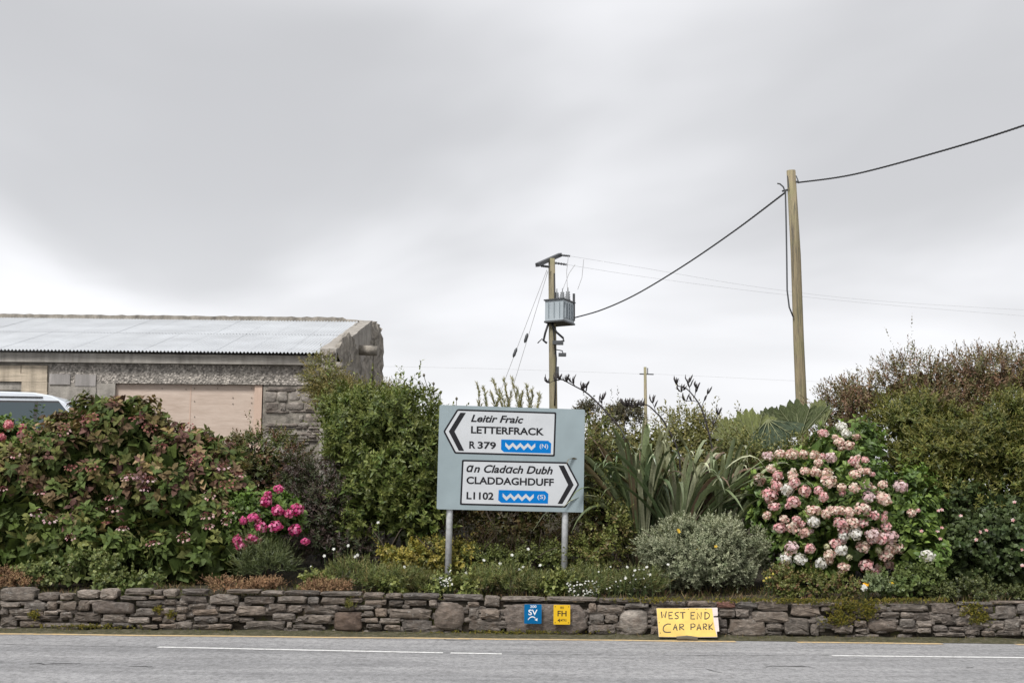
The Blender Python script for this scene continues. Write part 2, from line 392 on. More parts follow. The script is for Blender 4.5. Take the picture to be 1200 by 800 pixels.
def stems_for(root, blobs, n, mat=None, r0=.025, name='stem'):
    m = MB(); base = Vector(root.location)
    for i in range(n):
        c, r = blobs[random.randrange(len(blobs))]
        tgt = Vector(tuple(c + r * np.array((random.uniform(-.6, .6), random.uniform(-.5, .3), random.uniform(-.2, .75)))))
        b = base + Vector((random.uniform(-.35, .35) * 1.2, random.uniform(-.2, .25), -.05)); b.x = b.x * .5 + tgt.x * .5; b.z = ground(b.y) - .05
        pts = [b + (tgt - b) * t + Vector((random.uniform(-.06, .06), random.uniform(-.06, .06), .25 * math.sin(t * 2.6) * .4)) for t in (0, .25, .5, .75, 1)]
        m.tube(pts, [r0, r0 * .85, r0 * .65, r0 * .45, r0 * .2], 6)
        for k in range(2):
            q = pts[2 + k]; e = q + Vector((random.uniform(-.4, .4), random.uniform(-.35, .2), random.uniform(.15, .5)))
            m.tube([q, q.lerp(e, .5) + Vector((0, 0, .04)), e], [r0 * .5, r0 * .35, r0 * .12], 5)
    return prop(m.build(name, mat or M['bark'], root, True), kind='stuff')
def lumpy(p, f=1.0, ph=0.):
    x, y, z = (p * f * 1.0).T if p.ndim == 2 else p * f
    return (np.sin(2.1 * x + 1.3 * z + ph) + np.sin(3.3 * z - 1.9 * x + 1.7 * y + ph * 2) + .7 * np.sin(5.3 * x + 4.1 * z + 2 * y + ph * 3) + .5 * np.sin(8.7 * z - 7.1 * x + ph)) / 2.2
def bush(name, label, cat, blobs, pal, tip=None, lumps=60, lr=.28, spl=22, nl=10, s=.16, L=.06, W=.03, tpl='small', up=.35, mat='leaf',
         core=900, corepal=None, group=None, tipmix=.5, a0=80, a1=25, back=.5, colf=None, nstem=7, lumpvar=.28, gravity=0., stemname='trunk', spread=1., rough=.11, spray=.05):
    cs = np.array([b[0] for b in blobs]); ym = float(cs[:, 1].mean())
    root = empty(name, (float(cs[:, 0].mean()), ym, ground(ym)), label, cat, group)
    lv = Leaves(); mg = .35 * lr + .45 * s
    blobs = [(c, np.maximum(r - np.array((mg, .1, mg)), .4 * r)) for c, r in blobs]
    p, nn = blob_surface(blobs, lumps, back)
    ph = RG.uniform(0, 6); hs = lumpy(p, 1.5, ph)
    for c, n, h in zip(p, nn, hs):
        r = lr * RG.uniform(.55, 1.35); k = int(spl * RG.uniform(.7, 1.3))
        c = c + n * (rough * h + RG.normal(0, .35 * rough))
        if h < -.5: k = int(k * .45); c = c - n * rough * .7
        if RG.uniform() < spray and n[2] > -.1:             # stray sprays that break the outline
            q = c + RG.normal(0, r * .3, (2, 3)); shoots(lv, q, nrm(n * .6 + np.array((0, 0, .5 + up * .5)) + RG.normal(0, .3, (2, 3))), nl + 4, s * RG.uniform(1.6, 2.6, 2) + r, L * .95, W, colf(q) if colf else pick(pal, 2), tip, tipmix, tpl, a0, a1, gravity=gravity)
        u = nrm(RG.normal(size=(k * 2, 3))); u = u[(u @ n > -.15) & (u[:, 1] < .6)][:k]
        if len(u) == 0: continue
        q = c - n * r * .55 + u * (r * RG.uniform(.55, 1.05, (len(u), 1)))
        d = nrm(u * .75 + n * .35 + np.array((0, 0, up)) + RG.normal(0, .25, u.shape) * spread)
        kc = RG.uniform(1 - lumpvar, 1 + lumpvar)
        col = (colf(q) if colf else pick(pal, len(q))) * kc
        shoots(lv, q, d, nl, s * RG.uniform(.6, 1.3, len(q)), L * RG.uniform(.8, 1.2), W, col, tip, tipmix, tpl, a0, a1, gravity=gravity)
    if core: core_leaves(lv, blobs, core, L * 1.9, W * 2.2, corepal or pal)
    lv.build('foliage', M[mat], root)
    if nstem: stems_for(root, blobs, nstem, name=stemname)
    return root

# =================================================================== THE SETTING
# ground: one sheet, level under the road, a low bank behind the wall, then a level yard that runs to the horizon
ys = [-3000, -300, -40, -6, 0, 8, 14, 18.6, 18.99, 19.14, 19.6, 20.4, 21.2, 22.0, 23, 24, 24.8, 27, 30, 36, 45, 60, 120, 400, 4000]
xs = [-4000, -600, -150, -60, -30] + list(np.arange(-16, 16.5, .8)) + [30, 60, 150, 600, 4000]
V = [(float(x), float(y), ground(y) + (-.03 if y < 18.99 else (random.uniform(-.03, .03) if 19.2 < y < 26 else 0))) for y in ys for x in xs]
nx = len(xs); FQ = [(j * nx + i, j * nx + i + 1, (j + 1) * nx + i + 1, (j + 1) * nx + i) for j in range(len(ys) - 1) for i in range(nx - 1)]
me = bpy.data.meshes.new('ground'); me.from_pydata(V, [], FQ); prop(link('ground', me, M['soil'], None, True), kind='structure')
# road: junction mouth, so the asphalt runs on to where the camera stands
rys = [-8, 0, 8, 12, 14, 15, 16, 16.6, 17.2, 18, 18.6]
road_z = lambda y: .012 + .0 * y
rx_ = [-60, -30, -15, -10, -5, 0, 5, 10, 15, 30, 60]
V = [(x, y, road_z(y)) for y in rys for x in rx_]; nx = len(rx_)
FQ = [(j * nx + i, j * nx + i + 1, (j + 1) * nx + i + 1, (j + 1) * nx + i) for j in range(len(rys) - 1) for i in range(nx - 1)]
me = bpy.data.meshes.new('road'); me.from_pydata(V, [], FQ); road = prop(link('road', me, M['asphalt']), kind='structure')
def on_road(px, py, z=.012):
    d = ray(px, py); return CAM + d * ((z - CAMZ) / d[2])
def strip(name, pts, wid, mat, z, parent):
    """a painted strip along ground points; wid across (Y)"""
    m = MB(); n = len(pts); vs = []
    for x, y in pts:
        e = random.uniform(-.006, .006); vs += [(x, y - wid / 2 + e, z), (x, y + wid / 2 + e, z)]
    m.add(vs, [(2 * i, 2 * i + 2, 2 * i + 3, 2 * i + 1) for i in range(n - 1)]); return m.build(name, mat, parent)
def mark(px0, py0, px1, py1, wid, mat, name, z=.016, px2=None):
    a = on_road(px0, py0); b = on_road(px1, py1); n = max(3, int(abs(b[0] - a[0]) / .3))
    return strip(name, [(a[0] + (b[0] - a[0]) * i / n, a[1] + (b[1] - a[1]) * i / n) for i in range(n + 1)], wid, mat, z, road)
mark(185, 758, 519, 764.7, .13, M['white_line'], 'lane_marking')
mark(528, 764.9, 588, 766, .13, M['white_line'], 'lane_marking')
mark(975, 768, 1300, 771.5, .13, M['white_line'], 'lane_marking')
YL = 18.5
def yl(px0, px1):
    a = P(px0, 740, YL)[0]; b = P(px1, 740, YL)[0]; n = max(3, int((b - a) / .25))
    strip('edge_line', [(a + (b - a) * i / n, YL + .02 * math.sin(i * .7)) for i in range(n + 1)], .17, M['yellow_line'], .016, road)
yl(-200, 640); yl(640, 862); yl(934, 1104); yl(1190, 1340)
for pts in ([(35, 778), (45, 777), (52, 778.5), (60, 777.5), (95, 777)], [(150, 781), (170, 780.5), (178, 781)], [(516, 747), (524, 750), (540, 750.5), (552, 749.5)],
            [(897, 781), (905, 780), (946, 780.5), (958, 784)], [(826, 783), (838, 786.5), (847, 788)], [(1132, 782), (1141, 782)], [(0, 754.5), (60, 756), (120, 757), (184, 758)], [(590, 766), (700, 767), (820, 767.5), (972, 768)]):
    g = [on_road(*p) for p in pts]; thin = len(pts) == 4 and abs(pts[0][0] - pts[-1][0]) > 150
    m = MB(); vs = []
    fine = []
    for a, b in zip(g, g[1:]):
        k = max(2, int(np.linalg.norm(b - a) / .06)); fine += [a + (b - a) * i / k for i in range(k)]
    fine.append(g[-1])
    for p in fine:
        e = random.uniform(.2, 1) * (.012 if thin else .035); j = random.uniform(-.02, .02) if not thin else random.uniform(-.008, .008)
        vs += [(p[0], p[1] - e + j, .0145), (p[0], p[1] + e + j, .0145)]
    m.add(vs, [(2 * i, 2 * i + 2, 2 * i + 3, 2 * i + 1) for i in range(len(fine) - 1)]); m.build('crack', M['crack'], road)
# mossy grit between road edge and wall
m = MB(); vs = []; N_ = 160
for i in range(N_ + 1):
    x = -20 + 40 * i / N_; vs += [(x, 18.585 + random.uniform(-.03, .03), .0155), (x, 18.72, .03 + random.uniform(0, .02)), (x, 19.0, .05 + random.uniform(0, .03))]
m.add(vs, [q for i in range(N_) for q in ((3 * i, 3 * i + 3, 3 * i + 4, 3 * i + 1), (3 * i + 1, 3 * i + 4, 3 * i + 5, 3 * i + 2))])
prop(m.build('verge', M['verge'], None, True), kind='structure')

# =================================================================== STONE WALL
WY = 18.9
wall = empty('stone_wall', (0, WY + .2, 0), 'low dry stone wall of brown stones along the road edge', 'wall')
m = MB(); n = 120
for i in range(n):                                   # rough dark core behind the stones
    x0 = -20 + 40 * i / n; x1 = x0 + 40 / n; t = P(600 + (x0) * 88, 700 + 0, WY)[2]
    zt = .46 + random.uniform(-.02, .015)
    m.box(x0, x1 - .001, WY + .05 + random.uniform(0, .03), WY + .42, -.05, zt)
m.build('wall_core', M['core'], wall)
RAW = {
 (0, 660, 4.): [(0,168,112,177),(175,275,135,175),(278,340,138,172),(355,460,125,165),(468,552,118,168),(580,715,118,148),(560,690,152,172),(718,760,122,148),(762,832,120,158),(695,770,150,166),(835,973,150,188),(980,1125,145,192),(0,98,180,205),(105,215,180,222),(218,268,178,218),(275,360,175,220),(428,627,180,235),(632,760,175,205),(765,830,168,195),(835,882,170,198),(885,972,190,208),(40,150,210,242),(150,205,224,250),(60,165,243,265),(205,275,220,240),(180,272,241,262),(280,340,225,258),(345,475,225,275),(478,590,235,275),(635,735,208,245),(740,822,208,240),(825,885,200,232),(895,1020,210,242),(1025,1100,200,228),(600,700,250,282),(710,760,248,270),(765,820,243,280),(822,872,234,268),(900,1025,246,280),(1025,1100,235,275),(85,195,266,300),(195,385,276,310),(390,450,282,305),(520,630,278,300),(640,740,285,308),(745,830,282,303),(832,900,272,305),(985,1090,282,308),(0,38,210,245),(0,80,250,295),(365,420,170,222),(455,515,284,304),(845,970,120,146),(905,980,285,305)],
 (250, 660, 4.): [(60,220,122,140),(220,330,128,148),(330,500,128,148),(500,700,132,152),(700,800,137,163),(805,885,140,166),(885,1065,140,165),(135,290,152,192),(105,250,198,245),(25,120,235,275),(150,340,270,312),(300,440,152,185),(442,495,155,190),(500,625,156,192),(630,700,160,185),(702,812,168,196),(820,890,172,200),(892,1005,170,198),(1010,1050,168,200),(255,345,188,225),(350,418,195,230),(420,555,202,235),(560,668,200,222),(675,755,197,217),(755,818,208,250),(820,1028,212,255),(275,390,232,265),(392,445,247,277),(447,555,240,281),(558,700,225,315),(702,752,222,250),(704,775,254,278),(780,880,256,282),(882,1022,262,318),(370,520,285,308),(343,370,272,305),(715,790,282,305),(800,878,287,312),(1032,1185,180,318),(-60,20,285,310)],
 (500, 660, 4.): [(70,265,145,174),(190,248,178,202),(195,248,206,262),(252,345,212,258),(195,345,264,318),(350,755,182,332),(268,345,152,204),(345,560,156,178),(758,798,185,225),(800,930,192,235),(760,835,235,280),(837,900,240,280),(790,890,284,332),(897,1048,212,335),(1050,1085,195,240),(1052,1088,245,290),(1052,1090,292,335),(930,1045,186,208),(758,788,286,330),(562,800,158,178),(800,1000,164,188),(1000,1085,166,192)],
 (740, 660, 5.): [(100,320,222,252),(322,498,222,252),(500,615,226,262),(617,738,228,262),(740,925,220,275),(475,508,255,340),(512,608,266,312),(610,692,266,318),(700,930,282,345),(935,1110,242,310),(512,565,325,375),(512,565,378,420),(570,788,322,425),(790,885,350,392),(795,885,395,425),(895,1045,315,420),(1048,1100,352,425),(130,480,258,300),(130,480,305,345),(130,480,350,420)],
 (920, 660, 4.286): [(130,240,195,215),(180,232,218,240),(240,330,200,220),(238,328,224,262),(332,428,206,255),(430,515,206,240),(520,728,206,240),(735,878,202,256),(480,580,243,272),(582,640,245,272),(643,733,245,290),(410,478,248,272),(415,573,275,348),(576,662,277,325),(735,788,262,296),(790,862,264,308),(864,930,285,314),(150,248,272,328),(252,350,266,300),(245,345,305,352),(355,412,324,345),(350,412,285,320),(665,740,293,320),(742,818,312,342),(590,660,328,345),(665,738,324,350),(745,905,346,366),(908,985,328,362),(822,905,318,342),(880,985,215,245),(900,990,250,284),(987,1050,212,250),(1055,1165,206,276),(1167,1260,200,250),(935,1030,290,322),(1032,1103,294,332),(1106,1180,278,330),(1182,1250,255,300),(1065,1190,334,365),(988,1060,336,365),(880,1050,195,211),(1055,1250,190,203),(1185,1250,304,330),(1195,1250,334,365)],
}
# (px box) -> which stones look different
SPECIAL = [((508, 546), 'boulder', 'big rounded lichen grey boulder'), ((587, 690), 'boulder', 'largest boulder with paint specks'), ((723, 763), 'pale', 'pale speckled round boulder')]
def stone_mesh(x0, x1, z0, z1, kind):
    n = 12; cx_, cz_ = (x0 + x1) / 2, (z0 + z1) / 2; a, b = (x1 - x0) / 2, (z1 - z0) / 2
    e = {'box': .28, 'round': .66}.get(kind, random.choice((.3, .36, .46)))
    ring = []
    for k in range(n):
        t = 2 * math.pi * (k + .5) / n + random.uniform(-.10, .10); c, s_ = math.cos(t), math.sin(t)
        j = random.uniform(.88, 1.05); ring.append((cx_ + a * math.copysign(abs(c) ** e, c) * j, cz_ + b * math.copysign(abs(s_) ** e, s_) * j))
    tilt = random.uniform(-.022, .022); tz = random.uniform(-.05, .03); proud = random.uniform(-.012, .03); mn = min(a, b)
    bev = min(.03 if kind == 'round' else .016, mn * .4); vs = []
    vs += [(x, WY + .20, z) for x, z in ring]
    vs += [(x, WY + bev * 1.0 - proud + (x - cx_) * tilt, z) for x, z in ring]
    k2 = 1 - bev / max(a, .01), 1 - bev / max(b, .01)
    vs += [(cx_ + (x - cx_) * (k2[0] * .97), WY - proud + (x - cx_) * tilt + (z - cz_) * tz + random.uniform(-.014, .014), cz_ + (z - cz_) * (k2[1] * .95)) for x, z in ring]
    vs.append((cx_ + random.uniform(-.3, .3) * a, WY - proud - (.05 if kind == 'round' else .012) * random.uniform(.5, 1.3), cz_ + random.uniform(-.2, .2) * b))
    fs = []
    for k in range(n):
        q = (k + 1) % n
        fs += [(k, q, n + q, n + k), (n + k, n + q, 2 * n + q, 2 * n + k), (2 * n + k, 2 * n + q, 3 * n)]
    mb = MB(); mb.v = vs; mb.f = fs; return mb
cnt = 0
for (ox, oy, sc), boxes in RAW.items():
    for (a, b, c, d) in boxes:
        p0 = P(ox + a / sc, oy + d / sc, WY); p1 = P(ox + b / sc, oy + c / sc, WY)
        wpx, hpx = (b - a) / sc, (d - c) / sc; mat = 'stone'; kind = 'mid'; label = None; pcx = ox + (a + b) / 2 / sc
        if hpx > 24:
            kind = 'round'; mat = 'boulder'
        if (ox, a) == (250, 558): kind, mat, label = 'box', 'slate', 'flat square brown stone'
        if (ox, a) == (0, 428): kind, mat, label = 'box', 'boulder', 'long pale rectangular stone'
        if (ox, a) == (500, 897): mat, label = 'pale', 'pale speckled round boulder'
        if (ox, a) == (500, 350): kind, label = 'mid', 'largest boulder carrying the two small plates'
        if (ox, a) == (740, 500): mat, label = 'red', 'reddish cap stone'
        if (ox, a) == (920, 415): mat, label = 'boulder', 'smooth egg-shaped grey stone'; 
        if (ox, a) == (920, 415): kind = 'round'
        g = .0035
        o = stone_mesh(p0[0] + g, p1[0] - g, max(p0[2], .015) + g * .6, p1[2] - g * .6, kind).build('stone', M[mat], wall, kind in ('round', 'box') or hpx > 24); fix_normals(o)
        if label: o['label'] = label
        cnt += 1
# chink stones packed behind the face, and the wall's run on either side of the view
m = MB()
def chink(x, z, a, b):
    q = stone_mesh(x - a, x + a, z - b, z + b, 'mid'); m.add([(v[0], v[1] + .035, v[2]) for v in q.v], q.f)
for i in range(420): chink(random.uniform(-7.2, 7.2), random.uniform(.03, .42), random.uniform(.05, .13), random.uniform(.02, .045))
for side in (-1, 1):
    z = .03
    while z < .46:
        h = random.uniform(.07, .12); x = 7.05
        while x < 19:
            l = random.uniform(.15, .5); q = stone_mesh(side * (x + l / 2) - l / 2 + .004, side * (x + l / 2) + l / 2 - .004, z, min(z + h - .006, .52), 'mid'); m.add(q.v, q.f); x += l
        z += h
o = m.build('chink_stones', M['stone'], wall, True); fix_normals(o); o['kind'] = 'stuff'

# =================================================================== SIGN
def text_np(body, shear=0., offset=0.0):
    cu = bpy.data.curves.new('t', 'FONT'); cu.body = body; cu.shear = shear; cu.offset = offset; cu.resolution_u = 4
    ob = bpy.data.objects.new('t', cu); COL.objects.link(ob)
    dg = bpy.context.evaluated_depsgraph_get(); me = bpy.data.meshes.new_from_object(ob.evaluated_get(dg))
    v = np.array([tuple(x.co) for x in me.vertices]); f = [tuple(p.vertices) for p in me.polygons]
    bpy.data.objects.remove(ob); bpy.data.curves.remove(cu); bpy.data.meshes.remove(me)
    v -= v.min(0); v /= np.maximum(v.max(0), 1e-6); return v, f
def frame_from(bl, br, tl):
    """local sheet frame: origin bottom left, unit axes, size"""
    X = br - bl; W = np.linalg.norm(X); X = X / W; Z = tl - bl; H = np.linalg.norm(Z); Z = Z / H
    Yn = np.cross(Z, X)                                # towards the back? X x Z = -Y ; Z x X = +Y (away from viewer)
    Z = np.cross(X, Yn); Z /= np.linalg.norm(Z); return bl, X, Yn / np.linalg.norm(Yn), Z, W, H
class Sheet:
    def __init__(s, bl, br, tl): s.o, s.X, s.Y, s.Z, s.W, s.H = frame_from(bl, br, tl)
    def pt(s, u, v, off=0.): return s.o + s.X * (u * s.W) + s.Z * ((1 - v) * s.H) - s.Y * off      # off: proud of the face
    def poly(s, name, uv, mat, parent, off0, off1):
        m = MB(); n = len(uv)
        m.add([s.pt(u, v, off1) for u, v in uv] + [s.pt(u, v, off0) for u, v in uv], [tuple(range(n)), tuple(range(2 * n - 1, n - 1, -1))] + [(i, i + n, (i + 1) % n + n, (i + 1) % n) for i in range(n)])
        return fix_normals(m.build(name, mat, parent))
    def text(s, name, body, box, mat, parent, off, shear=0., bold=.0):
        v, f = text_np(body, shear, bold); u0, v0, u1, v1 = box
        return MB().add([s.pt(u0 + (u1 - u0) * a, v1 + (v0 - v1) * b, off) for a, b, _ in v], f).build(name, mat, parent)
def rounded(u0, v0, u1, v1, ru, rv, n=5):
    out = []
    for cu, cv, a0 in ((u1 - ru, v0 + rv, -90), (u1 - ru, v1 - rv, 0), (u0 + ru, v1 - rv, 90), (u0 + ru, v0 + rv, 180)):
        for k in range(n): a = R(a0 + 90 * k / (n - 1)); out.append((cu + ru * math.cos(a), cv + rv * math.sin(a)))
    return out
SY = 20.3
sbl, sbr, stl = P(511.6, 596.3, SY), P(683.6, 600.2, SY + .26), P(513.0, 474.2, SY)
sign = empty('road_sign', (float((sbl + sbr)[0] / 2), SY + .2, ground(SY)), 'grey direction sign with two white arrow panels on two steel posts', 'road sign')
S = Sheet(sbl, sbr, stl)
def uv(x, y):                                         # survey picture of the board -> board coordinates
    u = (x - 41.5) / 982; t = 52 + 30 * u; b = 750 + 22 * u; return (u, (y - t) / (b - t))
S.poly('board', rounded(0, 0, 1, 1, .012, .017), M['sign_grey'], sign, -.006, 0)
S.poly('board_back', rounded(.004, .005, .996, .995, .012, .017), M['sign_back'], sign, -.022, -.0062)
for px in (528, 663.5):
    u = (px - 512.3) / 171.5; q = S.pt(u, .1, -.072); g = S.pt(u, 1.2, -.072)
    m = MB(); m.tube([(g[0] + (g[0] - q[0]) * .8, g[1], ground(SY) - .3), tuple(q)], .046, 16); m.build('post', M['galv'], sign, True)
    for v in (.2, .8): c = S.pt(u, v, -.072); m = MB(); m.tube([c - S.Z * .02, c + S.Z * .02], .054, 16); m.build('clamp', M['galv'], sign, True)
def inset(poly, k):
    c = np.mean(poly, 0); out = []
    n = len(poly); P_ = [np.array((p[0] * S.W, p[1] * S.H)) for p in poly]
    area = sum(P_[i][0] * P_[(i + 1) % n][1] - P_[(i + 1) % n][0] * P_[i][1] for i in range(n)); sg = 1 if area > 0 else -1
    for i in range(n):
        a, b, d = P_[i - 1], P_[i], P_[(i + 1) % n]; e1 = (b - a) / np.linalg.norm(b - a); e2 = (d - b) / np.linalg.norm(d - b)
        n1 = np.array((-e1[1], e1[0])) * sg; n2 = np.array((-e2[1], e2[0])) * sg; bi = n1 + n2; bi /= np.linalg.norm(bi)
        q = b + bi * k / max(.3, bi @ n1); out.append((q[0] / S.W, q[1] / S.H))
    return out
def soft(poly, r=.02, idx=None):
    """round the corners of a polygon given in board coordinates"""
    n = len(poly); out = []
    for i in range(n):
        a, b, d = (np.array((p[0] * S.W, p[1] * S.H)) for p in (poly[i - 1], poly[i], poly[(i + 1) % n]))
        e1 = (a - b) / np.linalg.norm(a - b); e2 = (d - b) / np.linalg.norm(d - b); s0, s1 = b + e1 * r, b + e2 * r
        for t in (0, .33, .67, 1): q = (1 - t) ** 2 * s0 + 2 * t * (1 - t) * b + t * t * s1; out.append((q[0] / S.W, q[1] / S.H))
    return out
def panel(outer, chev, texts, badge, wave, tag_, label):
    ob = S.poly('direction_panel', soft(outer, .022), M['sign_black'], sign, .0005, .0015); ob['label'] = label
    S.poly('panel_face', soft(inset(outer, .025), .012), M['sign_white'], ob, .0016, .0026)
    S.poly('chevron', chev, M['sign_black'], ob, .0027, .0036)
    for body, box, sh, bold in texts: S.text('lettering', body, box, M['sign_black'], ob, .0040, sh, bold)
    bd = S.poly('route_badge', badge, M['sign_blue'], ob, .0027, .0036)
    S.poly('wave_symbol', wave, M['sign_white'], ob, .0037, .0042)
    S.text('lettering', tag_[0], tag_[1], M['sign_white'], ob, .0044, 0, .012)
def box(x0, y0, x1, y1):
    a = uv(x0, y0); b = uv(x1, y1); return (a[0], a[1], b[0], b[1])
def tbox(x0, x1, yb0, cap, yb1=None):
    """text box: left, right, baseline at left, letter height"""
    a = uv(x0, yb0); yb1 = yb0 + (x1 - x0) * .0285 if yb1 is None else yb1; b = uv(x1, yb1); vb = (a[1] + b[1]) / 2; return (a[0], vb - cap / 694, b[0], vb)
def wavepoly(x0, x1, y0, y1, th, dx=0):
    n = 8; top = []; bot = []
    for k in range(n + 1):
        x = x0 + (x1 - x0) * k / n; y = (y0 if k % 2 == 0 else y1) + (x - x0) * .026
        top.append(uv(x, y - th / 2)); bot.append(uv(x, y + th / 2))
    return top + bot[::-1]
panel([uv(160, 80), uv(829, 101), uv(824, 399), uv(152, 380), uv(71, 231)],
      [uv(182, 104), uv(219, 105), uv(146, 231), uv(214, 361), uv(178, 360), uv(108, 231)],
      [('Leitir Fraic', tbox(253, 607, 167, 50), .28, .028), ('LETTERFRACK', tbox(256, 748, 244, 50), 0, .03), ('R', tbox(247, 289, 345, 49), 0, .03), ('379', tbox(303, 426, 347, 49), 0, .03)],
      [uv(460, 284), uv(777, 293), uv(798, 311), uv(796, 378), uv(480, 369), uv(460, 351)], wavepoly(488, 690, 316, 341, 24), ('(N)', tbox(720, 777, 350, 36, 351)), 'upper panel with arrow head pointing left')
panel([uv(201, 420), uv(910, 436), uv(993, 586), uv(905, 740), uv(195, 722)],
      [uv(850, 458), uv(887, 459), uv(955, 588), uv(880, 715), uv(848, 714), uv(917, 588)],
      [('\u0251', tbox(232, 281, 503, 47), .28, .03), ('n Clad\u0251ch Dubh', tbox(281, 812, 505, 54), .28, .028), ('CLADDAGHDUFF', tbox(234, 820, 581, 50), 0, .03), ('L1102', tbox(237, 418, 684, 50), 0, .03)],
      [uv(451, 622), uv(762, 629), uv(785, 648), uv(783, 713), uv(470, 707), uv(449, 690)], wavepoly(478, 686, 655, 681, 24), ('(S)', tbox(711, 766, 689, 36, 690)), 'lower panel with arrow head pointing right')

# =================================================================== SMALL PLATES ON THE BOULDER
def plate(name, label, quad, mat, holes):
    z = WY - .075
    bl, br, tl = P(quad[0], quad[3], z), P(quad[1], quad[3] + .2, z), P(quad[0], quad[2], z)
    r = empty(name, (float((bl + br)[0] / 2), z, float(bl[2])), label, 'plate'); sh = Sheet(bl, br, tl)
    sh.poly('plate_face', rounded(0, 0, 1, 1, .05, .04), mat, r, -.006, 0)
    for u, v in ((.5, .12), (.5, .9)):
        m = MB(); m.tube([sh.pt(u, v, -.12), sh.pt(u, v, -.0065)], .012, 8); m.build('fixing_bolt', M['steel'], r)
    for u, v in holes:
        m = MB(); m.tube([sh.pt(u, v, .0005), sh.pt(u, v, .003)], .006, 8); m.build('screw', M['plate_black'], r)
    return r, sh
q, sh = plate('valve_plate', 'small blue plate with white SV and curved arrow on the largest boulder', (614.2, 634.6, 707.5, 730.3), M['plate_blue'], [])
sh.text('lettering', '200', (.34, .05, .70, .18), M['plate_white'], q, .001, 0, .012)
sh.text('lettering', 'SV', (.24, .27, .76, .56), M['plate_white'], q, .001, 0, .014)
arc = [(.22 + .5 * t, .80 - .16 * math.sin(math.pi * t) ** .8) for t in np.linspace(0, .86, 10)]
up_ = [(u, v - .028) for u, v in arc]; dn = [(u, v + .028) for u, v in arc]
sh.poly('curved_arrow', up_ + dn[::-1], M['plate_white'], q, .0005, .0012)
sh.poly('arrow_head', [(.60, .80), (.76, .70), (.76, .86)], M['plate_white'], q, .0014, .002)
q, sh = plate('hydrant_plate', 'small yellow plate with black FH beside the blue plate on the boulder', (648.6, 668.2, 708.2, 731.2), M['plate_yellow'], [(.1, .09), (.9, .09), (.1, .9), (.9, .9)])
sh.text('lettering', '80', (.40, .08, .62, .2), M['plate_black'], q, .001, 0, .006)
sh.text('lettering', 'FH', (.24, .30, .78, .58), M['plate_black'], q, .001, 0, .018)
sh.text('lettering', '4', (.24, .70, .40, .88), M['plate_black'], q, .001, 0, .02)
sh.text('lettering', 'MTRS', (.43, .72, .78, .84), M['plate_black'], q, .001, 0, .01)

# =================================================================== HAND-PAINTED BOARD
BYb, BYt = 18.62, 18.78                               # foot stands out from the wall, top leans on it
def bpt(x, y, off=0.):
    t = (548 - y) / 400.0; Y = BYb + (BYt - BYb) * t; p = P(760 + x / 12, 700 + y / 12, Y); return p + np.array((0, -off, off * .3))
bp = P(760 + 550 / 12, 700 + 548 / 12, BYb)
pb = empty('painted_board', tuple(bp), 'hand-lettered yellow car park board leaning on the stone wall', 'sign')
def bpoly(name, pts, mat, o0, o1):
    m = MB(); n = len(pts); m.add([bpt(x, y, o1) for x, y in pts] + [bpt(x, y, o0) for x, y in pts], [tuple(range(n)), tuple(range(2 * n - 1, n - 1, -1))] + [(i, i + n, (i + 1) % n + n, (i + 1) % n) for i in range(n)])
    return fix_normals(m.build(name, mat, pb))
bpoly('board', [(112, 148), (400, 146), (560, 143), (970, 138), (975, 250), (915, 255), (917, 276), (978, 276), (995, 470), (960, 475), (968, 552), (560, 556), (145, 550)], M['board_white'], -.014, 0)
bpoly('painted_face', [(114, 150), (400, 148), (520, 150), (600, 145), (893, 148), (905, 245), (915, 330), (930, 420), (945, 480), (966, 545), (700, 551), (400, 549), (148, 547), (128, 330)], M['board_yellow'], .0006, .0022)
STRK = [[(180,195),(190,285),(213,235),(232,282),(250,190)], [(340,203),(285,205),(287,250),(288,295),(342,292)], [(287,250),(325,248)], [(425,205),(392,208),(374,220),(376,240),(400,252),(420,268),(416,286),(395,295),(368,290)],
 [(440,209),(518,205)], [(480,207),(483,294)], [(652,205),(597,207),(597,298),(652,297)], [(598,250),(640,248)], [(685,302),(685,212),(740,300),(741,203)], [(795,203),(793,298)], [(785,207),(825,209),(851,228),(858,252),(846,280),(815,297),(785,299)],
 [(314,371),(268,368),(232,385),(210,412),(205,450),(222,478),(262,487),(316,482)], [(350,452),(362,410),(375,368),(390,412),(403,464)], [(358,422),(396,420)], [(440,454),(440,370),(474,370),(494,382),(490,400),(470,409),(443,411),(470,430),(501,452)],
 [(597,452),(597,368),(632,366),(654,380),(652,402),(630,414),(600,416)], [(680,457),(694,412),(710,367),(724,410),(738,452)], [(690,426),(732,425)], [(770,450),(770,367),(800,367),(818,382),(812,402),(773,411),(797,428),(821,447)], [(850,367),(852,452)], [(897,370),(855,412),(880,432),(906,447)]]
for st in STRK:
    m = MB(); vs = []; w0 = 7.4
    for i, (x, y) in enumerate(st):
        a = np.array(st[max(i - 1, 0)]); b = np.array(st[min(i + 1, len(st) - 1)]); d = (b - a) / np.linalg.norm(b - a); nn = np.array((-d[1], d[0])) * w0 * random.uniform(.85, 1.2)
        vs += [bpt(x + nn[0], y + nn[1], .0034 + .0002 * (len(vs) % 3)), bpt(x - nn[0], y - nn[1], .0034)]
    m.add(vs, [(2 * i, 2 * i + 1, 2 * i + 3, 2 * i + 2) for i in range(len(st) - 1)]); m.build('letter_stroke', M['marker'], pb)
for x, y in ((150, 350), (560, 162), (805, 160), (165, 495), (900, 355), (500, 165), (680, 160)):
    m = MB(); m.tube([bpt(x, y, .0024), bpt(x, y, .005)], .006, 6); m.build('nail_head', M['plate_black'], pb)
m = MB(); a = P(793, 743.3, 18.56); b = P(817.5, 743.6, 18.55)
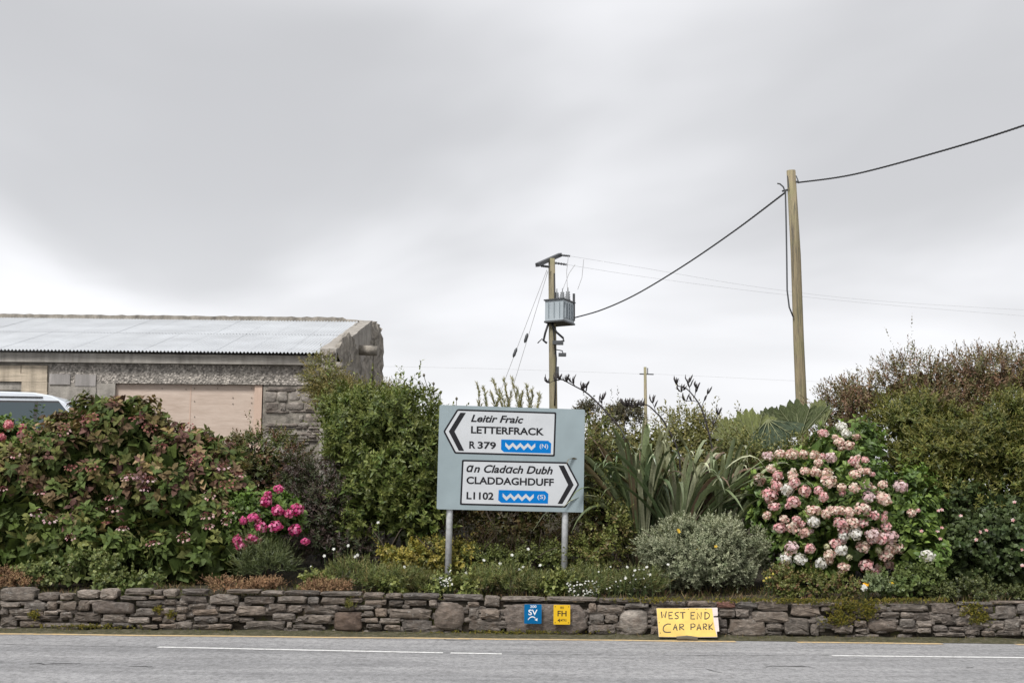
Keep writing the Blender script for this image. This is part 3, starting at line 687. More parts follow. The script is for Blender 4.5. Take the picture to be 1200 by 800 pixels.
m.tube([(a[0], a[1], .045), ((a[0] + b[0]) / 2, a[1], .052), (b[0], b[1], .04)], [.022, .028, .024], 6)
prop(origin_to_base(m.build('timber_offcut', M['stick'], None)), 'short weathered timber offcut at the foot of the yellow board', 'timber')

# =================================================================== BUILDING
BY = 30.0; XR = -3.70; XL = -16.0; G0 = ground(BY) - .1
bld = empty('stone_shed', (-8.5, BY + 3.5, ground(BY)), 'long grey concrete shed with pale corrugated roof and boarded doorway', 'building')
zE = float(P(380, 414.5, BY - .25)[2]); zF = float(P(330, 427, BY - .15)[2]); zO = float(P(300, 450.5, BY)[2]); zR = float(P(400, 377.3, 36.6)[2])
zg0 = float(P(384, 408.3, 29.7)[2]); zg1 = float(P(428, 374.8, 37.1)[2])
X = lambda px, Y=BY: float(P(px, 450, Y)[0])
def bx(name, mat, parent, *a): return MB().box(*a).build(name, mat, parent)
bx('fascia_beam', M['band'], bld, XL, XR - .31, BY - .15, BY + .12, zF, zE - .03)
xa, xb = X(135), X(308.5)
wl = bx('wall', M['pebble'], bld, X(57), XR - .31, BY, BY + .4, zO, zF - .002)
bx('wall', M['stub'], bld, xb, XR - .31, BY + .03, BY + .4, G0, zO - .002)
bx('wall', M['concrete'], bld, X(-150), xa, BY + .003, BY + .4, G0, zO - .003)
bx('wall', M['concrete'], bld, XL, X(57) - .003, BY + .02, BY + .4, zO + .0, zF - .004)
bx('boarding', M['ply'], bld, xa, X(298), BY + .10, BY + .13, G0, zO - .004)
bx('seam_batten', M['ply_post'], bld, X(222), X(223.2), BY + .092, BY + .0995, G0, zO - .02)
for nx_, ny_ in ((228, 455), (228, 470), (228, 488), (295, 455), (295, 466), (295, 472), (293, 480), (273, 466), (273, 473), (218, 456), (190, 455), (255, 455), (294, 488)):
    p = P(nx_, ny_, BY + .1); m = MB(); m.tube([(p[0], BY + .098, p[2]), (p[0], BY + .085, p[2])], .011, 6); m.build('nail_head', M['stick'], bld)
bx('door_post', M['ply_post'], bld, X(298) + .003, X(307), BY + .04, BY + .12, G0, zO - .006)
bx('recess_shade_box', M['dark'], bld, xa, xb - .002, BY + .2, BY + .3, G0, zO - .005)  # solid box behind the boarding; the gap's shade is put into its colour
# beige concrete blocks and cement patches on the left
for (x0, x1, y0, y1, mt) in ((-120, -40, 428, 437, 'block'), (-39.5, 24, 428, 437, 'block'), (24.5, 55, 428, 437, 'block'), (-120, -60, 437.6, 447, 'block'), (-59.5, -5, 437.6, 446.5, 'block'), (-4.5, 55, 437.6, 446.5, 'block'),
                             (24.5, 55, 447.2, 458, 'block'), (24.5, 55, 458.5, 470, 'block'), (57, 82, 438, 450, 'patch'), (87, 112, 438.5, 452, 'patch'), (57, 112, 453, 470, 'concrete')):
    a = P(x0, y1, BY - .05); b = P(x1, y0, BY - .05); yy = BY - .05 if mt == 'block' else BY - .035
    bx('block' if mt == 'block' else 'cement_patch', M[mt], bld, a[0], b[0], yy + random.uniform(0, .012), BY + .05, a[2], b[2])
win = bx('window', M['dark'], bld, X(-45), X(24), BY + .004, BY + .06, float(P(0, 458, BY)[2]), float(P(0, 447.2, BY)[2])); 
bx('window_frame', M['stick'], win, X(-45), X(24), BY - .01, BY + .003, float(P(0, 458, BY)[2]), float(P(0, 456.6, BY)[2]))
# masonry stones right of the doorway
y = 453.0
while y < 520:
    h = random.choice((3.5, 5, 6, 8, 11)) * random.uniform(.85, 1.15); x = 311.0 + random.uniform(-1, 0)
    while x < 384:
        l = random.choice((7, 12, 18, 26, 34)) * random.uniform(.8, 1.2); jy = random.uniform(-1.3, 1.3); a = P(x, y + h + jy, BY); b = P(min(x + l, 388), y + jy * random.uniform(-1, 1), BY)
        if random.random() < .22: x += l; continue
        q = stone_mesh(a[0] + .006, b[0] - .006, a[2] + .006, b[2] - .006, 'mid')
        o = MB(); o.v = [(v[0], v[1] - WY + BY + .008, v[2]) for v in q.v]; o.f = q.f
        o = fix_normals(o.build('stone', M['bstone'], bld, True)); x += l
    y += h
# corrugated roof sheets, two courses with a lap
sw = .762; nc = 10; seg = 6
def sheet_mesh():
    vs = []; n = (nc + 1) * seg
    for t in (0, 1):
        for i in range(n + 1):
            vs.append((sw * i / (nc * seg), t, .019 * math.cos(2 * math.pi * i / seg)))
    k = n + 1; return vs, [(i, i + 1, k + i + 1, k + i) for i in range(n)]
sv, sf = sheet_mesh(); e0 = Vector((0, BY - .28, zE)); e1 = Vector((0, 36.62, zR)); run = e1 - e0
for course in (0, 1):
    t0, t1 = ((0, .53), (.5, 1.0))[course]
    me = bpy.data.meshes.new('roof_sheet'); A = e0 + run * t0; B = e0 + run * t1; up = Vector((0, -run.z, run.y)).normalized(); lift = .012 + .008 * course
    me.from_pydata([(x, (B - A).y * t, (B - A).z * t + c + up.z * lift) for x, t, c in sv], [], sf); me.materials.append(M['roof'])
    me.polygons.foreach_set('use_smooth', [True] * len(me.polygons))
    k = 0; x = XR - .33 - sw * 1.0
    while x > XL - 1:
        o = bpy.data.objects.new('roof_sheet', me); COL.objects.link(o); o.parent = bld
        o.location = (x - bld.location.x + random.uniform(-.004, .004), A.y - bld.location.y, A.z - bld.location.z + .0012 * (k % 2)); k += 1; x -= sw
# rough ridge wall behind the sheets
m = MB(); n = 90; vs = []
for i in range(n + 1):
    x = XL + (XR - .3 - XL) * i / n; zt = float(P(200, 371.6, 36.7)[2]) + random.uniform(-.012, .012) + (.03 if x < X(405, 36.7) else -.05)
    vs += [(x, 36.60, zR - .4), (x, 36.60, zt), (x, 37.0, zt + .02), (x, 37.0, zR - .6)]
m.add(vs, [(4 * i + k, 4 * i + 4 + k, 4 * i + 5 + k, 4 * i + 1 + k) for i in range(n) for k in range(3)]); fix_normals(m.build('ridge_wall', M['stub'], bld))
bx('back_wall', M['stub'], bld, XL, XR - .31, 40.0, 40.4, G0, zR - .8)
bx('back_roof', M['roof'], bld, XL, XR - .31, 37.01, 40.3, zR - .85, zR - .7)
# gable: wall slab with a sloping coping
gx0, gx1 = XR - .30, XR
m = MB().prism([(gx0, 29.72, G0), (gx0, 29.72, zg0 - .10), (gx0, 37.1, zg1 - .10), (gx0, 37.1, G0)], (0, 0, 0), (.30, 0, 0)); fix_normals(m.build('gable_wall', M['concrete'], bld))
m = MB(); n = 14; vs = []
for i in range(n + 1):
    t = i / n; y_ = 29.69 + (37.13 - 29.69) * t; z_ = zg0 + (zg1 - zg0) * t; j = random.uniform(-.012, .012)
    vs += [(gx0 - .02 + j, y_, z_ - .098), (gx0 - .02 + j, y_, z_ + random.uniform(-.02, .01)), (gx1 + .015 + j, y_, z_ + random.uniform(-.02, .01)), (gx1 + .015 + j, y_, z_ - .098)]
m.add(vs, [(4 * i + k, 4 * i + 4 + k, 4 * i + 4 + (k + 1) % 4, 4 * i + (k + 1) % 4) for i in range(n) for k in range(4)] + [(0, 1, 2, 3), (4 * n, 4 * n + 3, 4 * n + 2, 4 * n + 1)])
fix_normals(m.build('coping', M['concrete'], bld))
def rubble(name, x0, x1, y0, y1, z0, zfun, step, amp, mat, parent):
    """block of rough masonry with an uneven skin (front face, right face and top)"""
    m = MB()
    ny = max(2, int((y1 - y0) / step)); nz = max(2, int((zfun(.5) - z0) / step)); vs = []
    for i in range(ny + 1):
        for j in range(nz + 1):
            zt = zfun(i / ny); vs.append((x1 + random.uniform(-amp, amp), y0 + (y1 - y0) * i / ny, z0 + (zt - z0) * j / nz + random.uniform(-amp, amp) * .5))
    m.add(vs, [(i * (nz + 1) + j, (i + 1) * (nz + 1) + j, (i + 1) * (nz + 1) + j + 1, i * (nz + 1) + j + 1) for i in range(ny) for j in range(nz)])
    tops = [vs[i * (nz + 1) + nz] for i in range(ny + 1)]
    m.add(tops + [(x0, p[1], p[2] + random.uniform(-amp, amp)) for p in tops] + [(x0, p[1], z0) for p in tops], [q for i in range(ny) for q in ((i, i + 1, ny + 2 + i, ny + 1 + i), (ny + 1 + i, ny + 2 + i, 2 * ny + 3 + i, 2 * ny + 2 + i))])
    a, b = vs[0], vs[nz]; m.add([(x0, y0, z0), a, b, (x0, y0, b[2])], [(0, 1, 2, 3)])
    a, b = vs[ny * (nz + 1)], vs[ny * (nz + 1) + nz]; m.add([(x0, y1, z0), a, b, (x0, y1, b[2])], [(0, 1, 2, 3)])
    return fix_normals(m.build(name, mat, parent))
zt0, zt1 = float(P(435, 383, 37.2)[2]), float(P(446, 389, 40.4)[2])
rubble('broken_wall', XR - .8, XR - .02, 37.14, 40.5, G0, lambda t: zt0 + (zt1 - zt0) * t + .16 * math.sin(t * 3.1) + .06 * math.sin(t * 23), .2, .085, M['stub'], bld)
rubble('rubble_face', XR - .05, XR + .035, 29.9, 37.2, G0, lambda t: float(P(410, 427, 33)[2]) + .35 * math.sin(t * 7) + .9 * t, .16, .05, M['stub'], bld)
c = P(427, 410, 34.2); m = MB(); m.tube([(XR - .1, 34.2, c[2]), (XR + .44, 34.2, c[2] - .02)], [.125, .12], 16)
fix_normals(m.build('stub_pipe', M['stub'], bld, True))
# loose stones at the broken front corner of the gable
for (x0, x1, y0, y1) in ((378, 392, 411, 417), (392, 401, 424, 431), (380, 395, 428, 434), (396, 405, 433, 440), (384, 398, 437, 443), (377, 391, 419, 426)):
    a, b = P(x0, y1, 29.66), P(x1, y0, 29.66); q = stone_mesh(a[0], b[0], a[2], b[2], 'mid'); o = MB(); o.v = [(v[0], v[1] - WY + 29.66, v[2]) for v in q.v]; o.f = q.f
    fix_normals(o.build('stone', M['bstone'], bld, True))

# =================================================================== PARKED VAN
VY = 26.6; zroof = float(P(20, 457.5, VY)[2]); gz = ground(VY); hh = zroof - gz
vx0 = float(P(-152, 460, VY)[0]); vlen = 5.0
van = empty('parked_van', (vx0 + vlen / 2, VY + .9, gz), 'pale grey van with dark side windows parked by the shed', 'van')
sc_ = hh / 1.95
side = [(0, .45), (.02, 1.0), (.06, 1.35), (.14, 1.80), (.25, 1.91), (.6, 1.945), (2.2, 1.95), (3.0, 1.93), (3.35, 1.87), (3.6, 1.74), (4.05, 1.30), (4.25, 1.14), (4.75, 1.0), (4.95, .85), (5.0, .5), (4.9, .32), (.1, .32)]
def vpt(x, z, y): return (vx0 + x, VY + y, gz + z * sc_)
m = MB(); n = len(side); vs = []
wd = 1.82
for lay, (ins, ) in enumerate(((0,), )): pass
rows = [0., .05, wd - .05, wd]
for r_i, y_ in enumerate(rows):
    for x, z in side:
        tum = max(0, (z - 1.05)) * .14
        yy = y_ + (tum if y_ < wd / 2 else -tum); k = .03 if r_i in (0, 3) else 0.
        cx0, cz0 = 2.5, 1.1; vs.append(vpt(x + (cx0 - x) * k * .4, z + (cz0 - z) * k, yy))
m.add(vs, [(r * n + i, r * n + (i + 1) % n, (r + 1) * n + (i + 1) % n, (r + 1) * n + i) for r in range(3) for i in range(n)] + [tuple(range(n)), tuple(range(4 * n - 1, 3 * n - 1, -1))])
fix_normals(m.build('body', M['van_white'], van))
m = MB(); pts = [(.2, 1.14), (4.02, 1.14), (3.5, 1.76), (.24, 1.76)]
f_ = [vpt(x, z, max(0, z - 1.05) * .14 - .002) for x, z in pts]; b_ = [vpt(x, z, max(0, z - 1.05) * .14 + .03) for x, z in pts]
m.add(f_ + b_, [(0, 1, 2, 3), (7, 6, 5, 4)] + [(i, (i + 1) % 4, (i + 1) % 4 + 4, i + 4) for i in range(4)]); fix_normals(m.build('window_band', M['trim'], van))
for (xa_, xb_, xc_, xd_) in ((.25, 1.20, 1.20, .28), (1.26, 2.28, 2.28, 1.26), (2.36, 3.06, 3.06, 2.36), (3.13, 3.98, 3.52, 3.13)):
    m = MB(); pts = [(xa_, 1.18), (xb_, 1.18), (xc_, 1.72), (xd_, 1.72)]
    f_ = [vpt(x, z, max(0, z - 1.05) * .14 - .006) for x, z in pts]; b_ = [vpt(x, z, max(0, z - 1.05) * .14 + .03) for x, z in pts]
    m.add(f_ + b_, [(0, 1, 2, 3), (7, 6, 5, 4)] + [(i, (i + 1) % 4, (i + 1) % 4 + 4, i + 4) for i in range(4)]); fix_normals(m.build('window', M['glass'], van))
m = MB(); m.tube([vpt(.35, 1.84, .10), vpt(3.2, 1.83, .10)], .012, 6); m.build('roof_gutter', M['trim'], van)
m = MB(); f_ = [vpt(3.66, 1.70, .2), vpt(4.08, 1.30, .12), vpt(4.08, 1.30, wd - .12), vpt(3.66, 1.70, wd - .2)]; m.add([(p[0] + .02, p[1], p[2] + .015) for p in f_] + f_, [(0, 1, 2, 3), (7, 6, 5, 4)] + [(i, (i + 1) % 4, (i + 1) % 4 + 4, i + 4) for i in range(4)]); fix_normals(m.build('windscreen', M['glass'], van))
for x in (.95, 4.05):
    for y_ in (-.01, wd - .2):
        c = Vector(vpt(x, .33 / sc_, y_)); m = MB(); m.tube([c, c + Vector((0, .21, 0))], .33, 20); wh = m.build('wheel', M['rubber'], van, True)
        m = MB(); d = -.012 if y_ < .5 else .2; m.tube([c + Vector((0, d, 0)), c + Vector((0, d + .02, 0))], .2, 16); m.build('rim', M['rim'], wh)
m = MB().box(vx0 + 3.55, vx0 + 3.72, VY - .2, VY - .02, gz + 1.1, gz + 1.32); m.build('wing_mirror', M['trim'], van)

# =================================================================== POLES AND LINES
def sag(a, b, drop, n=24): return [tuple(np.asarray(a) * (1 - t) + np.asarray(b) * t - np.array((0, 0, drop * 4 * t * (1 - t)))) for t in np.linspace(0, 1, n)]
def line(name, pts, r, mat, label, parent=None, cat='cable', group=None):
    m = MB(); m.tube(pts, r, 6); o = m.build(name, mat, parent, True)
    if parent is None: prop(o, label, cat, group)
    return o
# near pole
NY = 28.0; nb = P(943, 560, NY); ntp = P(927, 200, NY); nmid = P(936, 400, NY)
npole = empty('utility_pole', (nb[0], NY, ground(NY)), 'tall leaning wooden utility pole rising behind the gunnera leaves', 'pole')
m = MB(); bz = ground(NY) - .2; b0 = nb + (nb - nmid) * ((nb[2] - bz) / (nmid[2] - nb[2]))
m.tube([b0, nb + (nmid - nb) * .5, nmid, nmid + (ntp - nmid) * .5 + np.array((.02, 0, 0)), ntp], [.118, .112, .106, .1, .09], 18); m.build('shaft', M['pole_a'], npole, True)
m = MB(); a = P(936, 214, NY - .1); m.tube([P(931, 212, NY - .02), a], .02, 6); m.tube([P(933, 206, NY - .1), P(935, 211, NY - .12), a], .012, 6); m.build('cable_hook', M['steel'], npole)
m = MB(); m.tube([P(917, 224, NY - .1), P(925, 222, NY)], .02, 6); m.tube([P(923, 206, NY - .08), P(924, 220, NY - .1)], .012, 6); m.build('cable_hook', M['steel'], npole)
m = MB(); m.tube([P(911, 215, NY - .1), P(914, 215.5, NY - .1), P(918, 219, NY - .1), P(920.5, 226, NY - .1), P(921.3, 260, NY - .1), P(922, 300, NY - .1), P(922.5, 340, NY - .1), P(925, 360, NY - .1), P(930, 372, NY - .09)], .016, 6); m.build('drop_cable', M['steel'], npole, True)
# transformer pole
TY = 45.0; tt = P(646.5, 303, TY); tb = P(648.5, 480, TY)
tpole = empty('transformer_pole', (tb[0], TY, ground(TY)), 'wooden pole carrying a grey transformer and angled crossarm', 'pole')
tp = lambda px, py, y=0.: P(px, py, TY + y)
m = MB(); m.tube([tb + (tb - tt) * ((tb[2] - ground(TY) + .3) / (tt[2] - tb[2])), tb, tb + (tt - tb) * .5, tt], [.14, .13, .12, .105], 16); m.build('shaft', M['pole_b'], tpole, True)
a, b = tp(629.5, 310.5, -.9), tp(656.5, 298.5, .9); d = (b - a) / np.linalg.norm(b - a); m = MB()
pv = np.cross(d, (0, 0, 1)); pv /= np.linalg.norm(pv); uu = np.cross(pv, d)
m.add([a + pv * s_ + uu * t for s_, t in ((-.06, -.06), (.06, -.06), (.06, .06), (-.06, .06))] + [b + pv * s_ + uu * t for s_, t in ((-.06, -.06), (.06, -.06), (.06, .06), (-.06, .06))], [(0, 1, 2, 3), (7, 6, 5, 4)] + [(i, i + 4, (i + 1) % 4 + 4, (i + 1) % 4) for i in range(4)])
fix_normals(m.build('crossarm', M['steel'], tpole))
def insulator(p, q, r=.045):
    m = MB(); p, q = np.asarray(p), np.asarray(q); n = 9
    m.tube([p + (q - p) * i / n for i in range(n + 1)], [r * (.45 if i % 2 == 0 else 1) for i in range(n + 1)], 8); return m.build('insulator', M['steel'], tpole, True)
insulator(tp(657.5, 299, .8), tp(668, 300, .8)); insulator(tp(650, 308, 0), tp(664, 310, 0)); insulator(tp(634, 311.5, -.6), tp(643, 312.5, -.2))
# tank: rotated box with cooling fins, lid, three bushings
tA, tB, tC = tp(638.8, 355.5, -.15), tp(660, 352.5, -.55), tp(673, 354, .35)
def tq(u, v, py, e=0):                                    # u along front, v along side
    p = tA + (tB - tA) * u + (tC - tB) * v; p = p.copy(); p[2] = tp(655, py, 0)[2]; return p
def tbox_(name, u0, u1, v0, v1, y0, y1, mat, par=None):
    m = MB(); c = [tq(u0, v0, y1), tq(u1, v0, y1), tq(u1, v1, y1), tq(u0, v1, y1), tq(u0, v0, y0), tq(u1, v0, y0), tq(u1, v1, y0), tq(u0, v1, y0)]
    m.add(c, [(0, 3, 2, 1), (4, 5, 6, 7), (0, 1, 5, 4), (1, 2, 6, 5), (2, 3, 7, 6), (3, 0, 4, 7)]); return fix_normals(m.build(name, mat, par or tpole))
tank = tbox_('transformer', 0, 1, 0, 1, 353.5, 377, M['tank'])
tbox_('lid', -.05, 1.05, -.05, 1.05, 352, 353.4, M['steel'], tank); tbox_('base_frame', -.03, 1.02, -.04, 1.06, 377.1, 379, M['steel'], tank)
for i in range(3): tbox_('cooling_fin', .2 + i * .3, .215 + i * .3, -.05, -.002, 356, 374, M['tank'], tank)
for i in range(4): tbox_('cooling_fin', 1.002, 1.06, .12 + i * .22, .17 + i * .22, 356, 374, M['tank'], tank)
for px, h in ((652, 342.5), (658.5, 342), (665, 341)):
    m = MB(); p, q = tp(px, 352, .0), tp(px + .6, h, .0); n = 8
    m.tube([p + (q - p) * i / n for i in range(n + 1)], [(.11 if i % 2 else .07) * (1 - .4 * i / n) for i in range(n + 1)], 10); m.tube([q, q + np.array((0, 0, .12))], .015, 6); m.build('bushing', M['porcelain'], tpole, True)
m = MB(); m.tube([tp(672.5, 344, .3), tp(672.5, 376, .3)], .04, 6); m.build('bracket', M['steel'], tpole)
m = MB(); m.tube([tp(646, 378, -.15), tp(652, 389, -.2), tp(660, 396, -.2), tp(661, 399, -.2), tp(652, 402, -.2)], .035, 6); m.tube([tp(643, 378, -.15), tp(639, 390, -.2), tp(637, 399, -.2), tp(641, 402, -.2)], .035, 6)
m.tube([tp(630, 402, -.2), tp(635, 397, -.2), tp(640, 402, -.2)], .018, 6); m.build('low_voltage_cable', M['cable'], tpole, True)
m = MB(); m.tube([tp(649.5, 320, -.12), tp(650.5, 360, -.13), tp(648, 382, -.14), tp(652, 420, -.14), tp(651, 450, -.14), tp(650, 475, -.14)], .022, 6); m.build('riser_cable', M['cable'], tpole, True)
m = MB(); c = tp(652, 401.5, -.3); m.box(c[0] - .12, c[0] + .22, c[1] - .1, c[1] + .1, c[2] - .06, c[2] + .06); m.build('fuse_box', M['steel'], tpole)
m = MB(); c = tp(659, 415.5, -.2); m.box(c[0] - .12, c[0] + .12, c[1] - .1, c[1] + .1, c[2] - .05, c[2] + .05); m.tube([tp(650, 414, -.12), tp(652, 409.5, -.2), tp(659, 411, -.2), tp(660, 415, -.2)], .018, 6); m.build('fuse_box', M['steel'], tpole)
m = MB(); c = tp(653.5, 434, -.2); m.box(c[0] - .04, c[0] + .04, c[1] - .05, c[1] + .05, c[2] - .12, c[2] + .12); m.build('fuse_box', M['steel'], tpole)
m = MB()
for a, b, cpt in (((666, 300), (665, 341), (664, 318)), ((674, 310), (658.5, 342), (667, 320)), ((684, 304), (677, 339), (682, 325))): m.tube([tp(*a), tp(*cpt), tp(*b)], .009, 5)
m.build('jumper_wire', M['wire'], tpole)
for i, (a, b, mid, lab) in enumerate((((641, 316), (589, 452), (603.5, 413), 'left hand stay wire running down from the transformer pole'), ((642, 318), (602, 450), (616.5, 396), 'right hand stay wire running down from the transformer pole'))):
    p, q = tp(*a), tp(*b); q2 = p + (q - p) * ((p[2] - ground(TY)) / (p[2] - q[2]))
    st = empty('stay_wire', tuple(q2), lab, 'wire', 'stay wires'); m = MB(); m.tube([p, q2], .009, 6); m.build('wire', M['wire'], st)
    c = tp(*mid); d = (p - q) / np.linalg.norm(p - q); m = MB(); m.tube([c - d * .16, c - d * .08, c, c + d * .08, c + d * .16], [.02, .05, .045, .05, .02], 8); m.build('insulator', M['steel'], st, True)
# far pole
FY = 90.; ft = P(756, 430, FY); fb = P(757, 520, FY)
fp = empty('distant_pole', (fb[0], FY, ground(FY)), 'small distant wooden pole with short crossarm on the horizon', 'pole')
m = MB(); m.tube([fb + (fb - ft) * ((fb[2] - ground(FY) + .2) / (ft[2] - fb[2])), ft], [.13, .09], 10); m.build('shaft', M['pole_b'], fp, True)
m = MB(); m.tube([P(749.5, 438, FY), P(766, 438.5, FY)], .04, 6); m.tube([P(759, 431, FY), P(759, 438, FY)], .03, 6); m.build('crossarm', M['steel'], fp)
# lines
def px_line(pts): return [P(*p) for p in pts]
def smooth_line(pts, n=12):
    pts = [np.asarray(p) for p in pts]; out = []
    for i in range(len(pts) - 1):
        p0, p1, p2, p3 = pts[max(i - 1, 0)], pts[i], pts[i + 1], pts[min(i + 2, len(pts) - 1)]
        for k in range(n): t = k / n; out.append(.5 * ((2 * p1) + (-p0 + p2) * t + (2 * p0 - 5 * p1 + 4 * p2 - p3) * t * t + (-p0 + 3 * p1 - 3 * p2 + p3) * t ** 3))
    out.append(pts[-1]); return out
def twisted(name, pts, r, label):
    """aerial bundle: cores wound round each other"""
    m = MB(); pts = smooth_line(pts, 60); k = 3
    for c in range(k):
        w_ = []
        for i, p in enumerate(pts): an = i * .9 + c * 2 * math.pi / k; w_.append(p + np.array((math.cos(an) * .3, math.cos(an) * .6, math.sin(an))) * r * .75)
        m.tube(w_, r * .72, 5)
    return prop(m.build(name, M['cable'], None, True), label, 'cable')
twisted('power_cable', px_line([(935, 214, NY), (1000, 204.5, NY - 2), (1100, 178, NY - 5), (1200, 147, NY - 8), (1330, 98, NY - 12)]), .0125, 'thick black cable rising from the near pole to the upper right')
twisted('power_cable', px_line([(674, 372, TY), (705, 363, TY - 2.5), (745, 345, TY - 5.5), (800, 312, TY - 9), (860, 271, TY - 13), (921, 225, NY)]), .016, 'sagging black cable between the transformer and the near pole')
for i, (pts, lab) in enumerate((([(668, 300, TY), (760, 315, TY + 4), (900, 338, TY + 10), (1050, 354, TY + 16), (1290, 368, TY + 25)], 'upper faint overhead wire running right from the crossarm'),
             ([(664, 310, TY), (760, 325, TY + 4), (900, 343, TY + 10), (1050, 358, TY + 16), (1290, 377, TY + 25)], 'lower faint overhead wire running right from the crossarm'),
             ([(766, 438, FY), (850, 442, FY), (960, 447, FY), (1120, 450, FY)], 'faint wire leading right from the distant pole'), ([(750, 438, FY), (640, 434, FY), (540, 431, FY), (380, 428, FY)], 'faint wire leading left from the distant pole'))):
    line('overhead_wire', smooth_line(px_line(pts)), .0035 if i < 2 else .005, M['wire'], lab, group='overhead wires')

# =================================================================== PLANTS: shrubs
# --- big bronze hydrangea on the left
HB = [blob(95, 580, 95, 92, 21.3, .9), blob(200, 600, 105, 90, 21.1, .85), blob(130, 525, 85, 62, 21.6, .8), blob(15, 605, 70, 85, 21.0, .75), blob(255, 615, 55, 70, 20.85, .6),
      blob(222, 552, 64, 54, 21.6, .7), blob(95, 640, 100, 45, 20.5, .6), blob(235, 650, 62, 34, 20.35, .5), blob(-75, 590, 80, 100, 21.2, .8), blob(45, 555, 38, 50, 21.6, .5)]
green = [(.042, .07, .018), (.058, .09, .024), (.08, .12, .034), (.048, .075, .024), (.07, .105, .036), (.10, .12, .04)]
bronze = [(.09, .058, .04), (.08, .046, .042), (.115, .095, .044), (.10, .11, .038), (.16, .125, .075), (.075, .045, .038), (.09, .09, .036), (.17, .15, .09), (.085, .10, .034), (.105, .078, .052), (.10, .115, .04)]
def hcol(q):
    n = len(q); f = np.clip((q[:, 2] - .95) / 1.35, 0, 1) * .72 + .05 - np.clip((q[:, 0] + 5.0) / 2.2, 0, 1) * .25; b = RG.uniform(size=n) < f
    return np.where(b[:, None], pick(bronze, n), pick(green, n))
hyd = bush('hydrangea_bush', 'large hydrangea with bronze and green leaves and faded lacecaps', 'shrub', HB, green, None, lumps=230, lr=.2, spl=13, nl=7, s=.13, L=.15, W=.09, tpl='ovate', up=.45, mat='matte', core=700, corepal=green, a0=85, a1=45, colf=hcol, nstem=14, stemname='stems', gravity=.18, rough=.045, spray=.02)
# --- small-leaved hedge behind it
bush('hedge_shrub', 'small-leaved green hedge shrub between the bronze hydrangea and the shed', 'shrub', [blob(300, 560, 62, 55, 22.3, .6), blob(272, 545, 52, 42, 22.6, .5), blob(335, 565, 38, 48, 22.4, .5)],
     [(.05, .075, .02), (.065, .095, .028), (.04, .06, .02), (.09, .085, .04), (.11, .06, .045)], (.12, .11, .04), lumps=70, lr=.22, spl=24, nl=10, L=.055, W=.03, core=900)
# --- dark purple shrub
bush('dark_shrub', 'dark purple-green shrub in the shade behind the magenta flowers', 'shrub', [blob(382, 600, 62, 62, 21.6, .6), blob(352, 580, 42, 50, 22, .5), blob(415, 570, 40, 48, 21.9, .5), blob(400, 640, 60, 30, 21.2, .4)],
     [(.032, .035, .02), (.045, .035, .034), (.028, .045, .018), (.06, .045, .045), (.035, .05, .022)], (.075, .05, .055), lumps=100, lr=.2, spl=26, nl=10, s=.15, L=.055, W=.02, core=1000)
# --- tall green shrub left of the sign
bush('evergreen_shrub', 'tall green evergreen shrub left of the road sign', 'shrub', [blob(428, 505, 55, 55, 22, .8), blob(470, 545, 55, 80, 21.7, .8), blob(440, 570, 52, 72, 21.5, .7), blob(502, 525, 38, 45, 22.1, .6), blob(408, 480, 34, 32, 22.4, .5), blob(485, 605, 45, 42, 21.3, .5), blob(465, 478, 30, 22, 22.4, .4)],
     [(.055, .082, .02), (.075, .105, .028), (.095, .125, .036), (.062, .088, .024), (.085, .125, .036), (.06, .10, .026)], (.17, .19, .065), lumps=230, lr=.22, spl=17, nl=10, s=.16, L=.10, W=.042, core=900, up=.45, tipmix=.45, spray=.2, rough=.2)
# arching olive top against the shed
bush('arching_shrub', 'olive shrub with arching sprays against the broken gable of the shed', 'shrub', [blob(381, 441, 17, 22, 23.2, .3), blob(395, 468, 28, 26, 23.1, .35), blob(430, 468, 35, 20, 23.0, .35), blob(462, 470, 22, 14, 23.1, .3)],
     [(.11, .11, .035), (.085, .10, .03), (.14, .125, .05), (.07, .085, .025)], (.22, .20, .09), lumps=50, lr=.2, spl=24, nl=13, s=.22, L=.06, W=.02, core=500, up=.25)
# --- behind the sign: shaded fuchsia
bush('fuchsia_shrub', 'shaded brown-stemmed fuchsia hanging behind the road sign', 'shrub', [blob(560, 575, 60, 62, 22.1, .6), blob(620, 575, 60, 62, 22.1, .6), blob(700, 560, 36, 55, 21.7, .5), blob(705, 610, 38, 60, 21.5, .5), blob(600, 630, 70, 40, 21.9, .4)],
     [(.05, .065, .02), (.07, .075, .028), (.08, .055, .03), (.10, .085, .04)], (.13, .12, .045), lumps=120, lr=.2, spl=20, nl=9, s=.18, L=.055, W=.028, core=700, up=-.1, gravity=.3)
# hanging dead stems under the sign
m = MB(); vr = empty('dead_stems', tuple(P(600, 660, 21.3) * np.array((1, 1, 0)) + np.array((0, 0, ground(21.3)))), 'thin bare brown stems in the shade under the road sign', 'stems')
for i in range(90):
    px = random.uniform(530, 735); a = P(px, random.uniform(600, 640), random.uniform(21.0, 21.4)); b = np.array((a[0] + random.uniform(-.35, .35), a[1] - random.uniform(-.1, .3), ground(21.2)))
    m.tube([b, (a + b) / 2 + RG.normal(0, .06, 3), a], [.006, .005, .003], 4)
prop(m.build('stems', mat_plain('dead_stem', (.12, .08, .055), .9, 0, .3, 8.), vr), kind='stuff')
bush('yellow_green_shrub', 'yellow-green leafy shrub just right of the road sign', 'shrub', [blob(697, 525, 24, 36, 21.4, .4), blob(712, 560, 24, 40, 21.3, .4), blob(700, 500, 22, 18, 21.6, .35), blob(690, 655, 34, 32, 20.7, .35), blob(712, 620, 28, 36, 20.9, .35)],
     [(.085, .11, .03), (.065, .09, .025), (.11, .13, .04), (.10, .085, .04)], (.16, .17, .06), lumps=70, lr=.17, spl=16, nl=9, s=.17, L=.055, W=.034, core=300)
